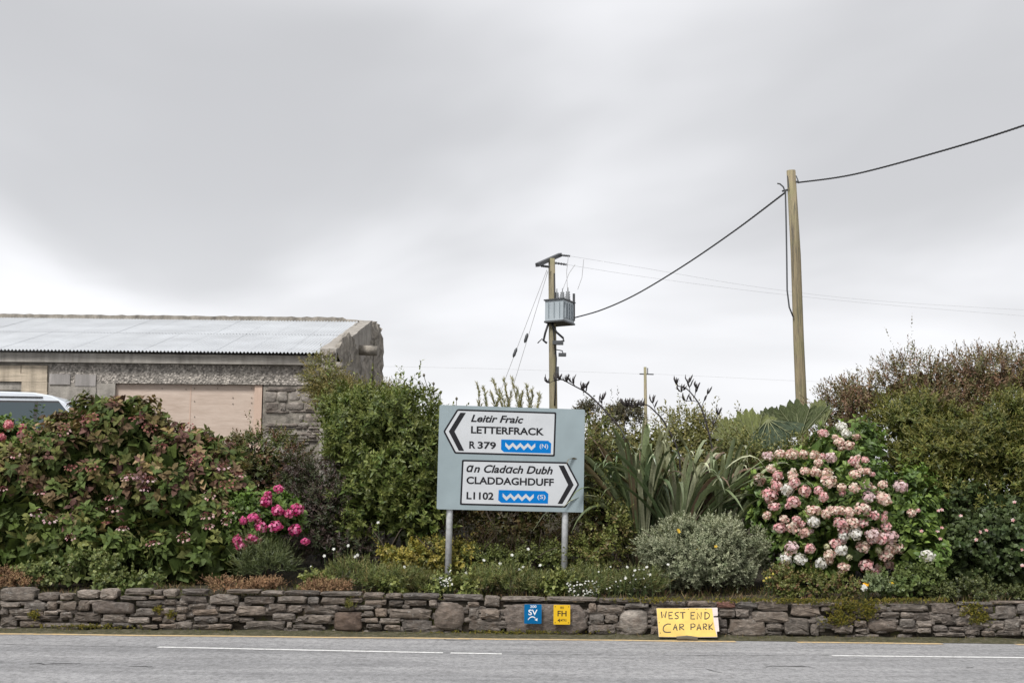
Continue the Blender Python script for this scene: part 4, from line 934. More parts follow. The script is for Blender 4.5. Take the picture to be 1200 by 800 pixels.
# --- silver shrub
bush('silver_shrub', 'rounded silver-grey shrub in front of the flax', 'shrub', [blob(820, 657, 74, 46, 20.2, .7), blob(788, 640, 42, 34, 20.3, .55), blob(855, 643, 40, 36, 20.3, .5), blob(818, 632, 36, 28, 20.4, .5)],
     [(.13, .165, .11), (.17, .20, .14), (.10, .13, .08), (.20, .235, .17)], (.31, .345, .27), lumps=190, lr=.14, spl=24, nl=11, s=.12, L=.05, W=.022, core=1300, corepal=[(.10, .12, .08), (.14, .16, .11)], mat='matte', up=.6)
# --- pink hydrangea foliage
PB = [blob(985, 610, 98, 74, 20.9, .85), blob(965, 555, 62, 42, 21.3, .65), blob(1040, 625, 48, 52, 20.8, .55), blob(918, 590, 36, 58, 21.0, .5), blob(985, 522, 42, 22, 21.6, .5), blob(1068, 605, 40, 50, 20.9, .45), blob(960, 650, 62, 36, 20.5, .5), blob(1076, 645, 34, 40, 20.4, .4)]
pinkh = bush('hydrangea_bush', 'hydrangea covered in pink and white mophead flowers', 'shrub', PB, [(.055, .10, .025), (.075, .13, .032), (.105, .165, .042), (.06, .105, .034)], None, lumps=150, lr=.2, spl=12, nl=7, s=.14, L=.12, W=.075, tpl='ovate', up=.5, core=700, a0=85, a1=45, nstem=10, stemname='stems')
# --- large shrub on the right
RBL = [blob(1090, 535, 68, 62, 22, .85), blob(1150, 525, 78, 58, 21.8, .85), blob(1200, 560, 62, 66, 21.5, .8), blob(1065, 492, 44, 36, 22.5, .6), blob(1125, 590, 72, 46, 21.5, .6), blob(1255, 540, 70, 80, 21.6, .8), blob(1185, 500, 50, 40, 22.1, .6)]
bush('olive_shrub', 'large dense olive-green shrub right of the pink hydrangea', 'shrub', RBL, [(.055, .078, .018), (.075, .10, .024), (.10, .115, .03), (.06, .075, .018), (.045, .065, .016)], (.19, .18, .06), lumps=260, lr=.24, spl=24, nl=11, s=.17, L=.085, W=.027, core=900, up=.3, tipmix=.6, spray=.2, rough=.16)
# --- brown hedge behind
BHB = [blob(1010, 468, 46, 34, 26, .8), blob(1080, 455, 62, 38, 26, .9), blob(1150, 450, 62, 38, 25.6, .9), blob(1225, 450, 60, 42, 25.2, .9), blob(1110, 480, 80, 40, 25.5, .8), blob(990, 505, 48, 50, 25.3, .6)]
bush('brown_hedge', 'straggly red-brown fuchsia hedge standing behind the olive shrub', 'hedge', BHB, [(.12, .072, .05), (.095, .08, .042), (.075, .08, .036), (.14, .10, .066), (.10, .06, .044), (.07, .085, .034), (.085, .09, .04)], (.15, .125, .07), lumps=150, lr=.3, spl=22, nl=12, s=.34, L=.07, W=.03, core=700, up=.7, back=.9, nstem=24, spread=1.3)
# --- ivy bank lower right
bush('ivy_bank', 'dark ivy and fuchsia bank below the olive shrub', 'ground cover', [blob(1125, 655, 80, 36, 20.6, .4), blob(1195, 650, 70, 48, 20.6, .45), blob(1160, 610, 90, 40, 21.0, .4), blob(1260, 650, 60, 50, 20.6, .4)],
     [(.028, .05, .018), (.04, .065, .022), (.055, .085, .035), (.03, .045, .018)], (.07, .10, .045), lumps=150, lr=.16, spl=12, nl=6, s=.11, L=.08, W=.07, tpl='ovate', core=500, up=.3)
# --- background shrubs
bg_g = [(.11, .125, .045), (.09, .105, .035), (.14, .14, .055), (.075, .09, .03)]
bush('background_shrub', 'pale olive scrub on the skyline behind the flax', 'shrub', [blob(800, 535, 75, 55, 26, .8), blob(860, 535, 60, 55, 25.5, .7), blob(735, 535, 60, 48, 26, .7), blob(770, 575, 70, 34, 24.6, .5), blob(850, 572, 60, 36, 24.6, .5)], bg_g, (.19, .18, .08), lumps=130, lr=.3, spl=22, nl=9, s=.22, L=.075, W=.038, core=500)
bush('dark_background_shrub', 'small dark dome of foliage on the skyline right of the sign', 'shrub', [blob(689, 482, 13, 10, 33, .4), blob(728, 488, 22, 11, 32, .5)], [(.055, .06, .035), (.07, .065, .045)], None, lumps=30, lr=.22, spl=22, nl=8, s=.15, L=.08, W=.04, core=300, nstem=4)
bush('bramble_thicket', 'green bramble thicket under the gunnera leaves', 'shrub', [blob(890, 545, 44, 32, 21.7, .35), blob(935, 535, 46, 26, 21.8, .35), blob(865, 540, 32, 32, 21.9, .35)], [(.065, .085, .028), (.09, .11, .035), (.12, .13, .05)], (.16, .16, .06), lumps=70, lr=.2, spl=18, nl=8, s=.2, L=.06, W=.035, core=400)
# --- low plants along the wall top
def tuft(name, label, blobs, pal, tip, n=420, nl=9, s=.22, L=.07, W=.010, up=.9, mat='leaf', cat='plant', tpl='blade', a0=55, a1=20, group=None, gravity=0., core=0):
    cs = np.array([b[0] for b in blobs]); ym = float(cs[:, 1].mean()); root = empty(name, (float(cs[:, 0].mean()), ym, ground(ym)), label, cat, group); lv = Leaves()
    for c, r in blobs:
        k = max(20, int(n / len(blobs))); u = nrm(RG.normal(size=(k, 3))) * RG.uniform(.3, 1, (k, 1)) ** .4; u[:, 2] = np.abs(u[:, 2]) * 1.3 - .45; u[:, 1] = np.where(u[:, 1] > .5, -u[:, 1], u[:, 1])
        p = c + u * r; g = np.array([ground(float(y)) for y in p[:, 1]]); p[:, 2] = np.maximum(p[:, 2], g - .02)
        hn = lumpy(p, 3.); p[:, 2] += .05 * hn; d = nrm(u * np.array((.8, .6, .5)) + np.array((0, -.15, up)) + RG.normal(0, .4, u.shape))
        shoots(lv, p, d, nl, s * RG.uniform(.5, 1.3, k), L, W, pick(pal, k) * (RG.uniform(.7, 1.25, (k, 1)) + .3 * lumpy(p, 2.2, 2.)[:, None]).clip(.4, 2), tip, .5, tpl, a0, a1, gravity=gravity)
    if core: core_leaves(lv, blobs, core, L * 1.5, W * 3, pal, .9)
    lv.build('foliage', M[mat], root); return root
fg = [(.07, .095, .034), (.095, .13, .045), (.055, .08, .03), (.12, .15, .055), (.14, .13, .06)]
tuft('feathery_plant', 'feathery grey-green plant below the magenta hydrangea flowers', [blob(312, 664, 32, 22, 20.1, .3), blob(300, 655, 20, 28, 20.2, .25)], [(.055, .08, .035), (.075, .10, .045), (.045, .065, .03)], (.13, .16, .08), n=420, nl=11, s=.24, L=.09, W=.010)
tuft('feathery_plant', 'low feathery green mound left of the left sign post', [blob(420, 676, 50, 16, 19.8, .3), blob(460, 681, 40, 14, 19.7, .3), blob(500, 688, 26, 8, 19.7, .25)], fg, (.14, .16, .06), n=900, nl=10, s=.17, L=.065, W=.010, core=700)
tuft('feathery_plant', 'low feathery green mound between the two sign posts', [blob(562, 684, 32, 11, 19.8, .3), blob(602, 682, 40, 13, 19.8, .3), blob(636, 686, 24, 10, 19.7, .25)], fg, (.14, .16, .06), n=900, nl=10, s=.16, L=.065, W=.010, core=700)
tuft('feathery_plant', 'low grassy green plant between the right sign post and the silver shrub', [blob(700, 684, 40, 12, 19.8, .3), blob(745, 686, 34, 13, 19.7, .25)], fg, (.13, .15, .07), n=900, nl=9, s=.18, L=.06, W=.010, core=500)
bush('variegated_shrub', 'yellow variegated leafy shrub behind the left sign post', 'shrub', [blob(488, 656, 42, 22, 20.75, .3), blob(530, 662, 28, 24, 20.75, .25), blob(458, 648, 24, 16, 20.8, .25)], [(.16, .155, .03), (.12, .135, .03), (.22, .20, .05), (.09, .11, .03)], (.32, .29, .09), lumps=70, lr=.12, spl=14, nl=8, s=.10, L=.05, W=.034, core=700, nstem=4, stemname='stems')
bush('bramble_weed', 'green weeds with small pale flowers in the shade below the road sign', 'shrub', [blob(590, 658, 50, 18, 20.8, .25), blob(555, 662, 26, 15, 20.8, .25), blob(640, 656, 30, 20, 20.85, .25), blob(690, 672, 22, 18, 20.7, .25)], [(.06, .085, .025), (.085, .11, .035), (.05, .07, .02)], (.13, .15, .05), lumps=70, lr=.14, spl=14, nl=8, s=.14, L=.05, W=.03, core=500, nstem=4, stemname='stems')
brn = [(.13, .085, .055), (.17, .11, .07), (.10, .065, .045), (.20, .15, .09)]
for bl_, lab in (([blob(275, 686, 40, 6, 19.3, .2), blob(308, 686, 25, 5, 19.3, .2)], 'dry brown ground cover on the wall top left of the feathery mound'), ([blob(382, 688, 28, 7, 19.3, .2)], 'dry brown ground cover spilling over the wall below the dark shrub'), ([blob(15, 678, 34, 10, 19.5, .25)], 'dry brown ground cover at the left end of the wall')):
    tuft('dry_ground_cover', lab, bl_, brn, (.22, .16, .10), n=420, nl=8, s=.10, L=.035, W=.016, tpl='small', mat='dry', cat='ground cover', up=.7, group='dry ground cover', core=900)
bush('leafy_weed', 'round-leaved green weeds under the bronze hydrangea', 'ground cover', [blob(75, 676, 50, 13, 19.6, .25), blob(150, 682, 40, 11, 19.55, .25), blob(105, 664, 40, 14, 19.8, .25)], [(.07, .105, .035), (.10, .13, .05), (.055, .085, .028)], (.15, .17, .07), lumps=55, lr=.1, spl=9, nl=6, s=.10, L=.065, W=.058, tpl='ovate', core=300, nstem=0)
bush('leafy_weed', 'small-leaved green ground cover in front of the pink hydrangea', 'ground cover', [blob(935, 690, 30, 11, 19.6, .25), blob(975, 689, 34, 11, 19.6, .25), blob(912, 680, 20, 18, 19.8, .25)], [(.075, .10, .03), (.10, .12, .04), (.06, .085, .025), (.13, .08, .05)], (.17, .17, .06), lumps=80, lr=.08, spl=12, nl=7, s=.08, L=.036, W=.03, core=900, nstem=0)
bush('leafy_weed', 'crinkled green leafy plant below the white hydrangea flower', 'ground cover', [blob(1075, 682, 30, 16, 19.8, .3), blob(1045, 690, 22, 9, 19.6, .2)], [(.055, .09, .03), (.08, .12, .04), (.05, .075, .025)], (.11, .14, .05), lumps=50, lr=.12, spl=10, nl=6, s=.1, L=.06, W=.06, tpl='ovate', core=500, nstem=0)
bush('leafy_weed', 'low dark green weeds on the wall top at the right end', 'ground cover', [blob(1130, 696, 40, 8, 19.6, .2), blob(1190, 698, 34, 8, 19.6, .2)], [(.05, .07, .025), (.07, .09, .035), (.04, .055, .02)], (.10, .12, .05), lumps=60, lr=.09, spl=10, nl=6, s=.08, L=.05, W=.04, core=600, nstem=0)
tuft('poppy_plant', 'pale grey-green poppy plant on the wall in front of the hydrangea', [blob(1028, 692, 16, 9, 19.45, .15)], [(.12, .17, .09), (.10, .14, .08)], (.2, .24, .14), n=60, nl=7, s=.12, L=.07, W=.04, tpl='small')
for px, py, lab in ((515, 688, 'small bright leafy weed at the foot of the left sign post'), (548, 690, 'small leafy weed on the wall top just right of the left sign post'), (655, 690, 'small leafy weed on the wall top at the foot of the right sign post'), (368, 684, 'small leafy weed on the wall top below the magenta flowers'), (462, 690, 'small yellowish weed on the wall top above the flat brown stone')):
    bush('leafy_weed', lab, 'ground cover', [blob(px, py, 16, 10, 19.5, .18), blob(px + 8, py - 5, 10, 9, 19.6, .15)], [(.10, .14, .045), (.13, .165, .055), (.085, .12, .035)], (.2, .21, .08), lumps=14, lr=.08, spl=7, nl=6, s=.10, L=.07, W=.05, tpl='ovate', core=120, nstem=0, group='leafy weeds')
# moss cushions on the wall
lv = Leaves(); mossp = []
for (px, py, w_, h_, n) in ((1000, 711, 26, 8, 420), (985, 725, 20, 8, 260), (1018, 714, 9, 9, 200), (1140, 714, 13, 9, 200), (1150, 726, 12, 7, 140), (940, 704, 40, 3, 200), (880, 703, 60, 2, 140), (1060, 703, 50, 2, 140), (760, 703, 40, 3, 160), (200, 720, 5, 4, 50), (40, 721, 6, 4, 60), (185, 714, 6, 3, 50), (600, 741, 90, 2, 200), (100, 734, 60, 2, 160)):
    for i in range(n): mossp.append(P(px + random.gauss(0, w_ / 2), py + random.gauss(0, h_ / 2), WY - random.uniform(.0, .035)))
mossp = np.array(mossp); k = len(mossp); shoots(lv, mossp, nrm(RG.normal(0, .5, (k, 3)) + np.array((0, -.6, .5))), 7, .025, .022, .012, pick([(.11, .11, .02), (.085, .09, .018), (.15, .135, .028), (.06, .07, .02)], k), None, .5, 'small')
mo = lv.build('moss', M['matte'], None); prop(mo, 'yellow-green moss cushions growing on the stone wall', 'moss', None, 'stuff')
# little fern in the wall joint, grass at the wall foot
tuft('wall_fern', 'small yellow-green fern rooted in a joint of the stone wall', [(P(412, 711, WY - .04), np.array((.05, .02, .06)))], [(.17, .18, .05), (.13, .15, .04)], None, n=16, nl=9, s=.10, L=.035, W=.012, tpl='small')
lv = Leaves(); k = 2600; p = np.stack([RG.uniform(-9, 9, k), RG.normal(18.82, .05, k), np.full(k, .03)], 1)
lv.add(p, nrm(RG.normal(0, .5, (k, 3)) + np.array((0, -.2, 1.))), RG.normal(size=(k, 3)), RG.uniform(.02, .07, k) * (RG.uniform(size=k) ** 2 + .3), .008, pick([(.08, .09, .03), (.12, .11, .045), (.06, .07, .02), (.16, .13, .07)], k), 'blade')
prop(lv.build('grass', M['matte'], None), 'thin grass growing along the foot of the stone wall', 'grass', None, 'stuff')
lv = Leaves(); k = 9000; p = np.stack([RG.uniform(-8.5, 8.5, k), RG.uniform(19.08, 20.6, k), np.zeros(k)], 1); p[:, 2] = [ground(float(y)) - .01 for y in p[:, 1]]
lv.add(p, nrm(RG.normal(0, .55, (k, 3)) + np.array((0, -.3, .9))), RG.normal(size=(k, 3)), RG.uniform(.04, .13, k), .011, pick([(.07, .085, .03), (.10, .10, .04), (.055, .07, .02), (.15, .12, .07), (.13, .09, .06)], k), 'blade')
prop(lv.build('grass', M['matte'], None), 'thin grass and litter on the earth bank behind the stone wall', 'grass', None, 'stuff')

# =================================================================== FLOWER HEADS
def head_mesh(name, r, n, pal, flat=.0, petal=.027, dome=.85):
    """a mophead: four-petalled florets all over a ball"""
    lv = Leaves(); i = np.arange(n) + .5; ph = np.arccos(1 - (1 + dome) * i / n); th = math.pi * (1 + 5 ** .5) * i
    u = np.stack([np.cos(th) * np.sin(ph), np.sin(th) * np.sin(ph), np.cos(ph)], 1) + RG.normal(0, .12, (n, 3)); u = nrm(u)
    c = u * r * RG.uniform(.78, 1.14, (n, 1)) * np.array((1, 1, .82 - flat)); base = pick(pal, n) * RG.uniform(.8, 1.15, (n, 1))
    un = nrm(u + RG.normal(0, .28, (n, 3))); ref = nrm(np.cross(un, RG.normal(size=(n, 3)))); b2 = np.cross(un, ref); u = un
    for k in range(4):
        a = k * math.pi / 2; A = ref * math.cos(a) + b2 * math.sin(a) + u * .12
        lv.add(c, A, u, petal, petal * 1.05, np.clip(base * RG.uniform(.9, 1.1, (n, 1)), 0, .85), 'small')
    V_, T_, C_ = np.concatenate(lv.V), np.concatenate(lv.T), np.concatenate(lv.C)
    ib = np.array([(0, 0, 1), (1, 0, 0), (0, 1, 0), (-1, 0, 0), (0, -1, 0), (0, 0, -1)]) * r * .72; it = np.array([(0, 1, 2), (0, 2, 3), (0, 3, 4), (0, 4, 1), (5, 2, 1), (5, 3, 2), (5, 4, 3), (5, 1, 4)])
    T_ = np.concatenate([T_, it + len(V_)]); V_ = np.concatenate([V_, ib]); C_ = np.concatenate([C_, np.tile(np.mean(pal, 0) * (.9 if np.mean(pal) > .6 else .65), (6, 1))])  # inner ball coloured darker, painting shade into the gaps between florets
    me = np_mesh(name, V_, T_, C_); me.materials.append(M['petal']); return me
HP = {'P': [(.78, .44, .45), (.82, .56, .55), (.74, .36, .38), (.84, .66, .62)], 'R': [(.76, .53, .47), (.80, .63, .55), (.70, .42, .38), (.80, .69, .59)], 'L': [(.74, .56, .58), (.70, .48, .50), (.76, .62, .62)],
      'W': [(.80, .78, .74), (.76, .73, .70), (.82, .80, .78)], 'G': [(.58, .58, .36), (.66, .64, .46)], 'M': [(.58, .06, .22), (.70, .12, .32), (.46, .035, .14), (.64, .16, .28), (.74, .26, .42)], 'K': [(.60, .20, .22), (.70, .34, .34), (.55, .15, .20)]}
HM = {k: [head_mesh('flower_head', .083, 54, v) for _ in range(3)] for k, v in HP.items()}
def head(parent, me, p, scale=1., tilt=.7):
    o = bpy.data.objects.new('flower_head', me); COL.objects.link(o); o.parent = parent; b = root_of(parent)
    o.location = (p[0] - b.x, p[1] - b.y, p[2] - b.z); o.rotation_euler = (random.uniform(.2, .9) * tilt, random.uniform(-.4, .4), random.uniform(0, 6.28))
    o.rotation_euler = (Matrix.Rotation(random.uniform(.1, .9), 3, 'X') @ Matrix.Rotation(random.uniform(0, 6.28), 3, 'Z')).to_euler(); o.scale = tuple(scale * random.uniform(.85, 1.15) for _ in range(3)); return o
PH = [(440,70,'W'),(457,97,'W'),(365,96,'P'),(430,130,'R'),(470,145,'R'),(500,110,'R'),(140,188,'L'),(190,180,'R'),(240,180,'R'),(285,182,'R'),(330,185,'R'),(395,195,'L'),(345,215,'R'),(490,210,'P'),(535,205,'P'),(495,262,'R'),(540,250,'R'),(150,240,'R'),(105,285,'R'),(180,268,'P'),(290,250,'R'),(335,255,'R'),(240,262,'R'),(380,260,'R'),(245,300,'P'),(175,310,'P'),(145,345,'P'),(218,325,'W'),(290,330,'P'),(245,375,'P'),(345,330,'P'),(365,355,'P'),(390,290,'R'),(440,315,'R'),(490,318,'R'),(540,312,'L'),(608,305,'R'),(680,312,'L'),(600,350,'R'),(550,355,'L'),(610,365,'R'),(165,395,'P'),(135,430,'R'),(205,445,'R'),(190,482,'P'),(255,448,'P'),(240,480,'R'),(285,500,'R'),(325,410,'R'),(375,425,'R'),(410,410,'R'),(440,410,'R'),(470,415,'R'),(325,457,'W'),(435,460,'P'),(485,460,'R'),(525,460,'P'),(525,405,'R'),(570,430,'P'),(610,440,'P'),(620,475,'P'),(445,490,'P'),(450,512,'W'),(497,503,'W'),(570,508,'L'),(595,525,'P'),(635,515,'L'),(725,420,'R'),(235,560,'L'),(212,608,'W'),(270,608,'W'),(310,565,'P'),(380,557,'G'),(415,545,'P'),(438,573,'W'),(390,590,'R'),(357,627,'W'),(527,558,'R'),(470,600,'G'),(590,573,'G'),(640,565,'R'),(620,595,'R'),(675,565,'R'),(450,640,'R'),(540,635,'P'),(575,660,'P'),(633,632,'R'),(705,665,'W'),(790,595,'W')]
for zx, zy, t in PH:
    px, py = 860 + zx / 3.477, 480 + zy / 3.477; h = hit(PB, px, py, 1.1)
    if h is None: h = hit(PB, px, py, 1.3)
    if h is None: continue
    h = h + (CAM - h) / np.linalg.norm(CAM - h) * random.uniform(.03, .14)
    sc_h = {'G': .55, 'W': random.uniform(.95, 1.15)}.get(t, random.uniform(.72, 1.2)); sc_h *= .85 if zy < 280 else 1.
    head(pinkh, HM[t][random.randrange(3)], h, sc_h)
    if t in 'RPL' and random.random() < .5:                # smaller side heads crowd against the big ones
        a = random.uniform(0, 6.28); head(pinkh, HM[random.choice('RRPL')][random.randrange(3)], h + np.array((math.cos(a) * .11, .03, math.sin(a) * .08)), sc_h * random.uniform(.5, .8))
# magenta hydrangea: its own leafy shoots at the right edge of the bronze one
MBL = [blob(315, 610, 42, 34, 20.6, .35), blob(290, 625, 34, 30, 20.5, .3)]
mag = bush('hydrangea_bush', 'low hydrangea with bright magenta flower heads beside the bronze hydrangea', 'shrub', MBL, [(.065, .12, .025), (.085, .145, .035), (.05, .09, .022)], None, lumps=40, lr=.15, spl=10, nl=7, s=.13, L=.115, W=.07, tpl='ovate', up=.5, core=300, a0=85, a1=45, nstem=5, stemname='stems')
for zx, zy in ((305, 290), (245, 350), (300, 392), (350, 405), (388, 388), (190, 428), (222, 468), (292, 465), (383, 482), (430, 537), (200, 532), (180, 520), (125, 560), (112, 532), (255, 320), (140, 440)):
    px, py = 250 + zx / 4, 500 + zy / 4; h = hit(MBL, px, py, 1.1)
    if h is None: h = hit(MBL, px, py, 1.45)
    if h is None: continue
    h = h + (CAM - h) / np.linalg.norm(CAM - h) * .12; head(mag, HM['M'][random.randrange(3)], h, .75 if (zx, zy) in ((430, 537), (305, 290), (140, 440), (255, 320)) else random.uniform(.88, 1.12))
# pink-red heads by the van
KB = [blob(8, 512, 34, 22, 22.6, .4), blob(-30, 520, 34, 26, 22.6, .4)]
kh = bush('hydrangea_bush', 'hydrangea with coral pink flower heads in front of the van', 'shrub', KB, [(.05, .09, .025), (.065, .11, .03)], None, lumps=30, lr=.16, spl=10, nl=7, s=.13, L=.11, W=.07, tpl='ovate', up=.5, core=300, a0=85, a1=45, nstem=4, stemname='stems')
for px, py, s_ in ((10, 498, 1.15), (26, 500, .7), (26, 508, .8), (2, 512, .7), (-20, 505, 1.)): head(kh, HM['K'][0], P(px, py, 21.9), s_)
# lacecaps on the bronze hydrangea: flat clusters with a ring of florets
def lace_mesh(pal):
    lv = Leaves(); n = 46; a = RG.uniform(0, 6.28, n); r = np.sqrt(RG.uniform(0, 1, n)) * .075; c = np.stack([np.cos(a) * r, np.sin(a) * r, .03 - r * r * 4], 1)
    lv.add(c, nrm(RG.normal(size=(n, 3)) + np.array((0, 0, .6))), RG.normal(size=(n, 3)), .02, .016, pick([(.20, .06, .06), (.26, .10, .09), (.13, .045, .05)], n), 'small')
    for k in range(9):
        a = k * .7 + RG.uniform(-.2, .2); q = np.array((math.cos(a) * .10, math.sin(a) * .10, RG.uniform(-.02, .02))); nn_ = nrm(q * .4 + np.array((0, 0, .06)) + RG.normal(0, .02, 3)); ref = nrm(np.cross(nn_, RG.normal(size=3))); b2 = np.cross(nn_, ref); cc_ = pick(pal, 1)
        for j in range(4): lv.add(q[None], (ref * math.cos(j * 1.571) + b2 * math.sin(j * 1.571))[None], nn_[None], .026, .026, cc_ * RG.uniform(.85, 1.1), 'small')
    me = np_mesh('flower_head', np.concatenate(lv.V), np.concatenate(lv.T), np.concatenate(lv.C)); me.materials.append(M['petal']); return me
LM = [lace_mesh([(.55, .30, .30), (.48, .22, .24), (.62, .42, .40)]), lace_mesh([(.66, .50, .50), (.60, .38, .42)]), lace_mesh([(.30, .10, .10), (.36, .16, .13)]), lace_mesh([(.24, .09, .08), (.30, .14, .10)])]
for zx, zy, t in ((590,235,0),(620,230,1),(660,225,1),(700,245,1),(680,290,1),(185,305,0),(170,400,1),(235,430,1),(520,330,0),(535,380,0),(720,545,0),(860,515,0),(970,415,0),(1080,390,0),(1060,440,0),(975,465,0),(980,320,0),(1060,270,2),(930,140,2),(890,160,2),(1050,185,1),(1120,225,0),(65,130,0),(10,290,0),(330,515,0),(350,635,0),(575,475,1),(500,450,2),(300,25,0),(430,190,2),(330,190,2),(760,90,2),(1000,60,2),(120,60,2)):
    px, py = zx / 4, 500 + zy / 4; h = hit(HB, px, py, 1.0)
    if h is None: continue
    h = h + (CAM - h) / np.linalg.norm(CAM - h) * .12; head(hyd, LM[t], h, random.uniform(.7, 1.0))
for zx, zy in ((380,430),(320,460),(270,520),(850,470),(820,480),(960,540),(1030,555),(470,440),(640,560),(540,470),(700,600),(880,600),(300,600),(420,560)):
    px, py = zx / 4, 350 + zy / 4; h = hit(HB, px, py, 1.0)
    if h is None: continue
    h = h + (CAM - h) / np.linalg.norm(CAM - h) * .12; head(hyd, LM[2 + random.randrange(2)], h, random.uniform(.8, 1.15))
# small flowers: daisies / white bloom in the weeds, each plant a clump of tiny blossoms
def blossoms(name, label, spots, pal, r, Y, cat='flowers', group=None, n_pet=5, stem_back=.05, stem_len=.4):
    """small open flowers on thin stalks"""
    c0 = P(*spots[0], Y); root = empty(name, (c0[0], c0[1], ground(Y)), label, cat, group); st = MB(); lv = Leaves()
    for px, py in spots:
        yy = Y + random.uniform(-.12, .05); p = P(px, py, yy); b = np.array((p[0] + random.uniform(-.05, .05), p[1] + stem_back, max(ground(yy), p[2] - stem_len)))
        st.tube([b, (b + p) / 2 + np.array((.01, 0, 0)), p], .0035, 4); nn_ = nrm(np.array((random.uniform(-.4, .4), -.8, random.uniform(.2, .9)))); ref = nrm(np.cross(nn_, RG.normal(size=3))); b2 = np.cross(nn_, ref)
        for k in range(n_pet): a = k * 6.283 / n_pet; lv.add(p[None], (ref * math.cos(a) + b2 * math.sin(a) + nn_ * .15)[None], nn_[None], r, r * .95, pick(pal, 1), 'small')
    lv.build('blossoms', M['petal'], root); prop(st.build('stalks', mat_green, root), kind='stuff'); return root
mat_green = mat_plain('green_stalk', (.06, .09, .03), .7)
wp = [(.78, .78, .74), (.70, .70, .66)]
def rs(n, x0, x1, y0, y1): return [(random.uniform(x0, x1), random.uniform(y0, y1)) for _ in range(n)]
blossoms('white_flowers', 'cluster of tiny white flowers at the foot of the left sign post', rs(60, 508, 530, 676, 688) + [(528, 668), (527, 669.5)], wp, .014, 19.5, group='white wall-top flowers')
blossoms('white_flowers', 'scatter of tiny white flowers right of the right sign post', rs(70, 664, 702, 680, 698) + rs(24, 700, 760, 662, 690), wp, .014, 19.5, group='white wall-top flowers')
blossoms('daisies', 'sparse pale daisies in the weeds below the road sign', [(567, 656), (586, 660), (609, 667), (613, 664), (612, 673), (619, 643), (633, 662), (585, 665), (546, 671), (600, 650)], wp, .026, 19.9)
blossoms('daisies', 'sparse pale flowers on the feathery mound left of the sign', [(408, 639), (416, 652), (419, 650), (391, 643), (380, 651), (492, 696 - 2), (474, 664), (365, 664), (443, 612)], wp, .026, 19.8)
blossoms('daisies', 'few pale flowers in front of the silver shrub', [(783, 661), (762, 673), (744, 668), (735, 664), (758, 664), (733, 677)], wp, .024, 19.45)
blossoms('yellow_flowers', 'tiny yellow flowers on the silver shrub', [(795, 621), (818, 643), (796, 623), (839, 640)], [(.62, .42, .05)], .028, 19.6, stem_back=.2, stem_len=.15)
blossoms('yellow_flowers', 'tiny yellow flowers at the left foot of the pink hydrangea', [(898, 677), (902, 676), (895, 680), (906, 672)], [(.55, .47, .10)], .02, 19.6)
blossoms('poppy', 'orange-yellow poppy flower on the wall top', [(1015.5, 684), (1014, 685)], [(.80, .42, .02)], .045, 19.35)
blossoms('poppy', 'small yellow flower right of the poppy', [(1045, 683)], [(.80, .55, .02)], .035, 19.4)
blossoms('white_bloom', 'single white flower beside the poppy', [(1012.5, 689.5), (1013.5, 687)], wp, .05, 19.35)
blossoms('fuchsia_flowers', 'small pink flowers scattered over the dark ivy bank', [(1100, 598), (1104, 597), (1099, 622), (1104, 618), (1080, 622), (1083, 626), (1126, 604), (1144, 632), (1149, 623), (1156, 621), (1187, 609), (1189, 588), (1105, 642), (1102, 631), (1198, 662), (1198, 644)], [(.60, .28, .28), (.68, .42, .40), (.70, .58, .55)], .032, 20.1, stem_back=.45, stem_len=-.12)

# =================================================================== FLAX
fb0 = P(792, 640, 21.3); flax = empty('flax_plant', (fb0[0], 21.3, ground(21.3)), 'large flax clump with long arching grey-green strap leaves', 'plant')
fcol = [(.105, .14, .075), (.145, .18, .11), (.085, .125, .07), (.20, .235, .155), (.07, .10, .055), (.125, .16, .09)]
def strap(ctrl, w0, col, roll, i):
    n = 12; B, C1, C2, T = ctrl; pts = []; Ds = []
    for k in range(n):
        t = k / (n - 1); u = 1 - t; pts.append(u ** 3 * B + 3 * u * u * t * C1 + 3 * u * t * t * C2 + t ** 3 * T); Ds.append(nrm(u * u * (C1 - B) + 2 * u * t * (C2 - C1) + t * t * (T - C2)))
    V_ = []; C_ = []; h0 = nrm((C2 - B) * np.array((1, 1, 0)) + np.array((1e-4, 0, 0))); sidev = nrm(np.cross(h0, np.array((0, 0, 1.))))
    sidev = nrm(sidev * math.cos(roll) + np.cross(nrm(C2 - B), sidev) * math.sin(roll))
    for k in range(n):
        t = k / (n - 1); sv_ = nrm(sidev - Ds[k] * (sidev @ Ds[k])); nn_ = np.cross(sv_, Ds[k]); w_ = w0 * (.6 + .4 * min(1, t * 3)) * (1 - max(0, (t - .62) / .38) ** 1.6 * .97)
        V_ += [pts[k] + sv_ * w_ / 2 + nn_ * w_ * .14, pts[k], pts[k] - sv_ * w_ / 2 + nn_ * w_ * .14]; f = 1 + .10 * math.sin(k * 2.3 + i)
        C_ += [col * f, col * f * .82, col * f]
    T_ = []
    for k in range(n - 1):
        a = 3 * k
        for q in ((a, a + 1, a + 4), (a, a + 4, a + 3), (a + 1, a + 2, a + 5), (a + 1, a + 5, a + 4)): T_.append(q)
    me = np_mesh('leaf', np.array(V_), np.array(T_), np.array(C_), root_of(flax)); return link('leaf', me, M['strap'], flax, True)
FANS = [(750, 1.95, 1.15), (795, 1.55, 1.35), (840, 1.05, 1.05)]          # fan foot (pixel column), mean direction, spread
